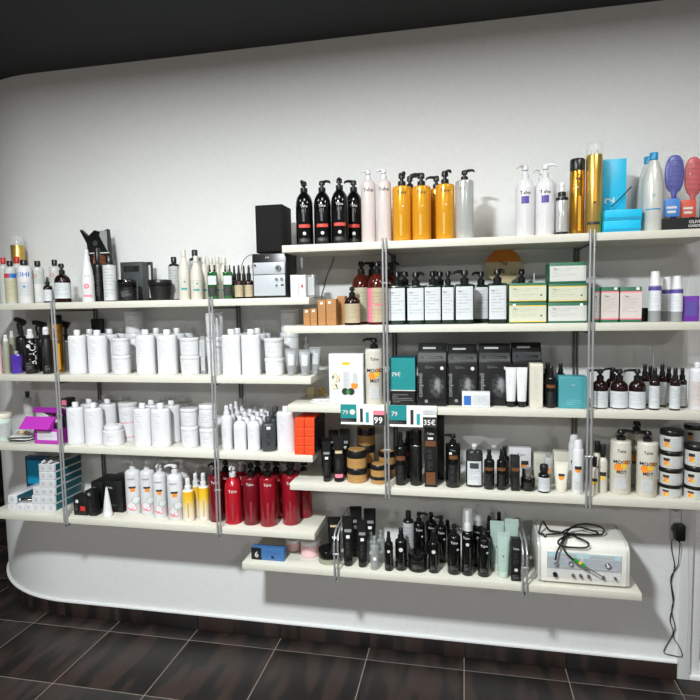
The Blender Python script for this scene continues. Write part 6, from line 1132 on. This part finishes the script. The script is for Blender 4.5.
# white electrotherapy machine with its cable
mx0, _, mx1, _ = (0.2791, 0.5159, 0.6128, 0.6897)
w = mx1 - mx0; OX, OY, OZ = (mx0 + mx1) / 2, .022, .5053
mc = thing('beauty_machine', 'white electric beauty machine with knobs on the lowest shelf', 'machine', (OX, OY, OZ))
PRF = [(0, .010), (.220, .010), (.222, .155), (.205, .176), (.035, .168), (.014, .156), (.004, .138)]
MB().prism_x(PRF, -w / 2 + .012, w / 2 - .012).build('body', 'machine_white', mc, bevel=.003, angle=30)
for s in (-1, 1):
    P2 = [(y + (.004 if y < .1 else -.004), z) for y, z in PRF]
    MB().prism_x(P2, *(sorted((s * (w / 2 - .012), s * w / 2)))).build('side_cheek', 'pearl_grey', mc, bevel=.004, angle=30)
    for yy in (.03, .19): MB().loft([(0, .009, .009), (.011, .011, .011)], 12).build('foot', 'black_plastic', mc, loc=(s * w * .4, yy, 0))
pw = w * .40
MB().box(-pw, pw, -.0012, 0.004, .030, .130).build('front_plate', 'pale_print', mc)
MB().box(-pw, -pw * .1, -.0020, -.0012, .112, .129).box(-pw * .05, pw, -.0020, -.0012, .112, .129).build('blue_strip', 'strip_blue', mc)
MB().box(-pw, -pw * .06, -.0020, -.0012, .064, .110).build('grey_field', 'field_grey', mc); MB().box(-pw * .02, pw, -.0020, -.0012, .064, .110).build('grey_field', 'field_grey', mc)
prints(mc, flat_front(-.0022), pw, .13, [('L', -.7, -.2, .88, .96, 'label_grey', 'fine_print'), ('L', .15, .8, .88, .96, 'label_grey', 'fine_print'), ('L', -.8, .9, .54, .60, 'label_grey', 'fine_print')])
def knob(x, z, r, mat, cap=None):
    o = MB().loft([(0, r, r), (.010, r * .95, r * .95), (.013, r * .7, r * .7)], 16).build('knob', mat, mc, loc=(x - OX, -.002, z - OZ)); o.rotation_euler = (math.pi / 2, 0, 0)
    if cap: MB().loft([(.013, r * .45, r * .45), (.015, r * .4, r * .4)], 12).build('knob_cap', cap, o)
for q, r, mt, cp in (((0.3455, 0.02, 0.5912), .0085, 'silver_metal', 'grey_plastic'), ((0.3982, 0.02, 0.5952), .009, 'silver_metal', 'white_plastic'), ((0.5307, 0.02, 0.5975), .011, 'silver_metal', 'white_plastic'), ((0.3423, 0.02, 0.5469), .009, 'black_plastic', None), ((0.4079, 0.02, 0.5482), .006, 'steel_dark', 'copper_print'), ((0.435, 0.02, 0.5492), .006, 'steel_dark', 'silver_metal'), ((0.4638, 0.02, 0.5488), .006, 'steel_dark', 'copper_print'), ((0.5156, 0.02, 0.5491), .006, 'steel_dark', 'silver_metal'), ((0.5581, 0.02, 0.5486), .005, 'steel_dark', 'silver_metal')):
    knob(q[0], q[2], r, mt, cp)
tz = OZ + .178
cable = smooth_path([(0.3404, 0.0, 0.612), (0.3455, 0.0, 0.644), (0.358, 0.012, 0.6633), (0.3667, 0.022, 0.6793), (0.3891, 0.07, 0.6926), (0.4238, 0.1, 0.7109), (0.4666, 0.11, 0.7178), (0.5148, 0.11, 0.7126), (0.5347, 0.1, 0.7018), (0.5182, 0.09, 0.6807), (0.4724, 0.08, 0.6697), (0.4134, 0.08, 0.6698), (0.374, 0.09, 0.6731), (0.33, 0.1, 0.6886), (0.3069, 0.1, 0.7221), (0.2944, 0.09, 0.6986), (0.2883, 0.07, 0.6738), (0.3097, 0.06, 0.6672), (0.3521, 0.07, 0.674), (0.3924, 0.09, 0.6967), (0.4407, 0.11, 0.7039), (0.4834, 0.1, 0.6985), (0.5107, 0.09, 0.6923), (0.4795, 0.08, 0.6823), (0.428, 0.08, 0.6789), (0.3768, 0.04, 0.6883), (0.3515, 0.018, 0.6761), (0.3656, 0.014, 0.6629), (0.409, 0.014, 0.6601), (0.452, 0.014, 0.6631), (0.4615, 0.018, 0.6777), (0.4404, 0.03, 0.6869), (0.4058, 0.08, 0.6774), (0.3739, 0.022, 0.6838), (0.3679, 0.006, 0.6627), (0.3807, -0.005, 0.641), (0.4048, -0.012, 0.6225)], 7)
cable = [Vector((p.x, p.y, max(p.z, tz + .003) if p.y > .06 else p.z)) for p in cable]
cb = thing('electrode_cable', 'coiled black cable with green electrode handle on the machine', 'cable', (OX, .06, tz))
o = MB().tube(cable, .0036, 8).build('cord', 'cable_black', cb); o.location = (-OX, -.06, -tz)
g0, g1, g2 = Vector((0.4062, -0.014, 0.6255)), Vector((0.4438, -0.014, 0.6011)), Vector((0.5073, -0.008, 0.5623))
o = MB().tube([g0, g0.lerp(g1, .2), g0.lerp(g1, .8), g1], .0075, 12, .006).build('handle', 'green_print', cb); o.location = (-OX, -.06, -tz)
o = MB().tube([g1, g2], .0026, 10, .0022).build('metal_rod', 'silver_metal', cb); o.location = (-OX, -.06, -tz)
o = MB().tube([g0.lerp(g1, .4) + Vector((0, -.004, .002)), g0.lerp(g1, .6) + Vector((0, -.004, .002))], .0065, 12).build('yellow_ring', 'yellow_print', cb); o.location = (-OX, -.06, -tz)

# wall socket, plugged adapter and its hanging lead
x0, z0, x1, z1 = (0.831, 0.6035, 0.906, 0.7983)
x1 = min(x1, .873)
so = thing('wall_socket', 'white double wall socket under the fourth shelf', 'socket', ((x0 + x1) / 2, .2895, z0)); w, h = x1 - x0, z1 - z0
MB().box(-w / 2, w / 2, -.008, 0, 0, h).build('plate', 'white_plastic', so, bevel=.003)
for q in (.27, .73):
    MB().box(-w * .42, w * .42, -.0095, -.008, (q - .22) * h, (q + .22) * h).build('socket_face', 'frame_white', so, bevel=.001)
    o = MB().loft([(0, .020, .020), (.001, .019, .019)], 20).build('socket_well', 'grey_plastic', so, loc=(0, -.0096, q * h)); o.rotation_euler = (math.pi / 2, 0, 0)
    for s in (-1, 1):
        o = MB().loft([(.001, .0028, .0028), (.0016, .0028, .0028)], 10).build('pin_hole', 'black_matte', so, loc=(s * .0095, -.0096, q * h)); o.rotation_euler = (math.pi / 2, 0, 0)
a0, az0, a1, az1 = (0.8412, 0.6153, 0.8789, 0.6823)
ad_ = thing('power_adapter', 'black power adapter plugged in the wall socket', 'adapter', ((a0 + a1) / 2, .28, az0)); w, h = a1 - a0, az1 - az0
MB().box(-w / 2, w / 2, -.038, -.002, 0, h).build('body', 'black_plastic', ad_, bevel=.006)
MB().tube([(0, -.02, .002), (0, -.02, -.012)], .005, 8, .0028).build('strain_relief', 'black_plastic', ad_)
lead = smooth_path([(0.8639, 0.262, 0.6019), (0.8645, 0.27, 0.5433), (0.8635, 0.28, 0.4958), (0.8412, 0.283, 0.4452), (0.8446, 0.283, 0.3893), (0.8518, 0.283, 0.3292), (0.8422, 0.283, 0.2585), (0.8551, 0.283, 0.2029), (0.8262, 0.283, 0.1338), (0.8248, 0.283, 0.1115), (0.8577, 0.283, 0.1042), (0.8922, 0.283, 0.1036), (0.8835, 0.283, 0.1401), (0.8575, 0.283, 0.1856), (0.861, 0.28, 0.2315), (0.846, 0.28, 0.2955), (0.852, 0.28, 0.3569), (0.8408, 0.28, 0.4251), (0.8529, 0.282, 0.494), (0.8399, 0.283, 0.5698), (0.8436, 0.283, 0.6468), (0.839, 0.283, 0.7526)], 6)
tag(MB().tube(lead, .0018, 6).build('adapter_lead', 'cable_black'), 'thin black twisted lead hanging from the adapter along the wall', 'cable')
tag(MB().tube(smooth_path([(0.9033, 0.284, 0.6036), (0.9049, 0.284, 0.48), (0.9107, 0.284, 0.3514), (0.9095, 0.284, 0.1773), (0.9, 0.284, 0.1105)]), .0011, 6).build('white_cord', 'cable_white'), 'thin white cord hanging beside the door frame', 'cable')
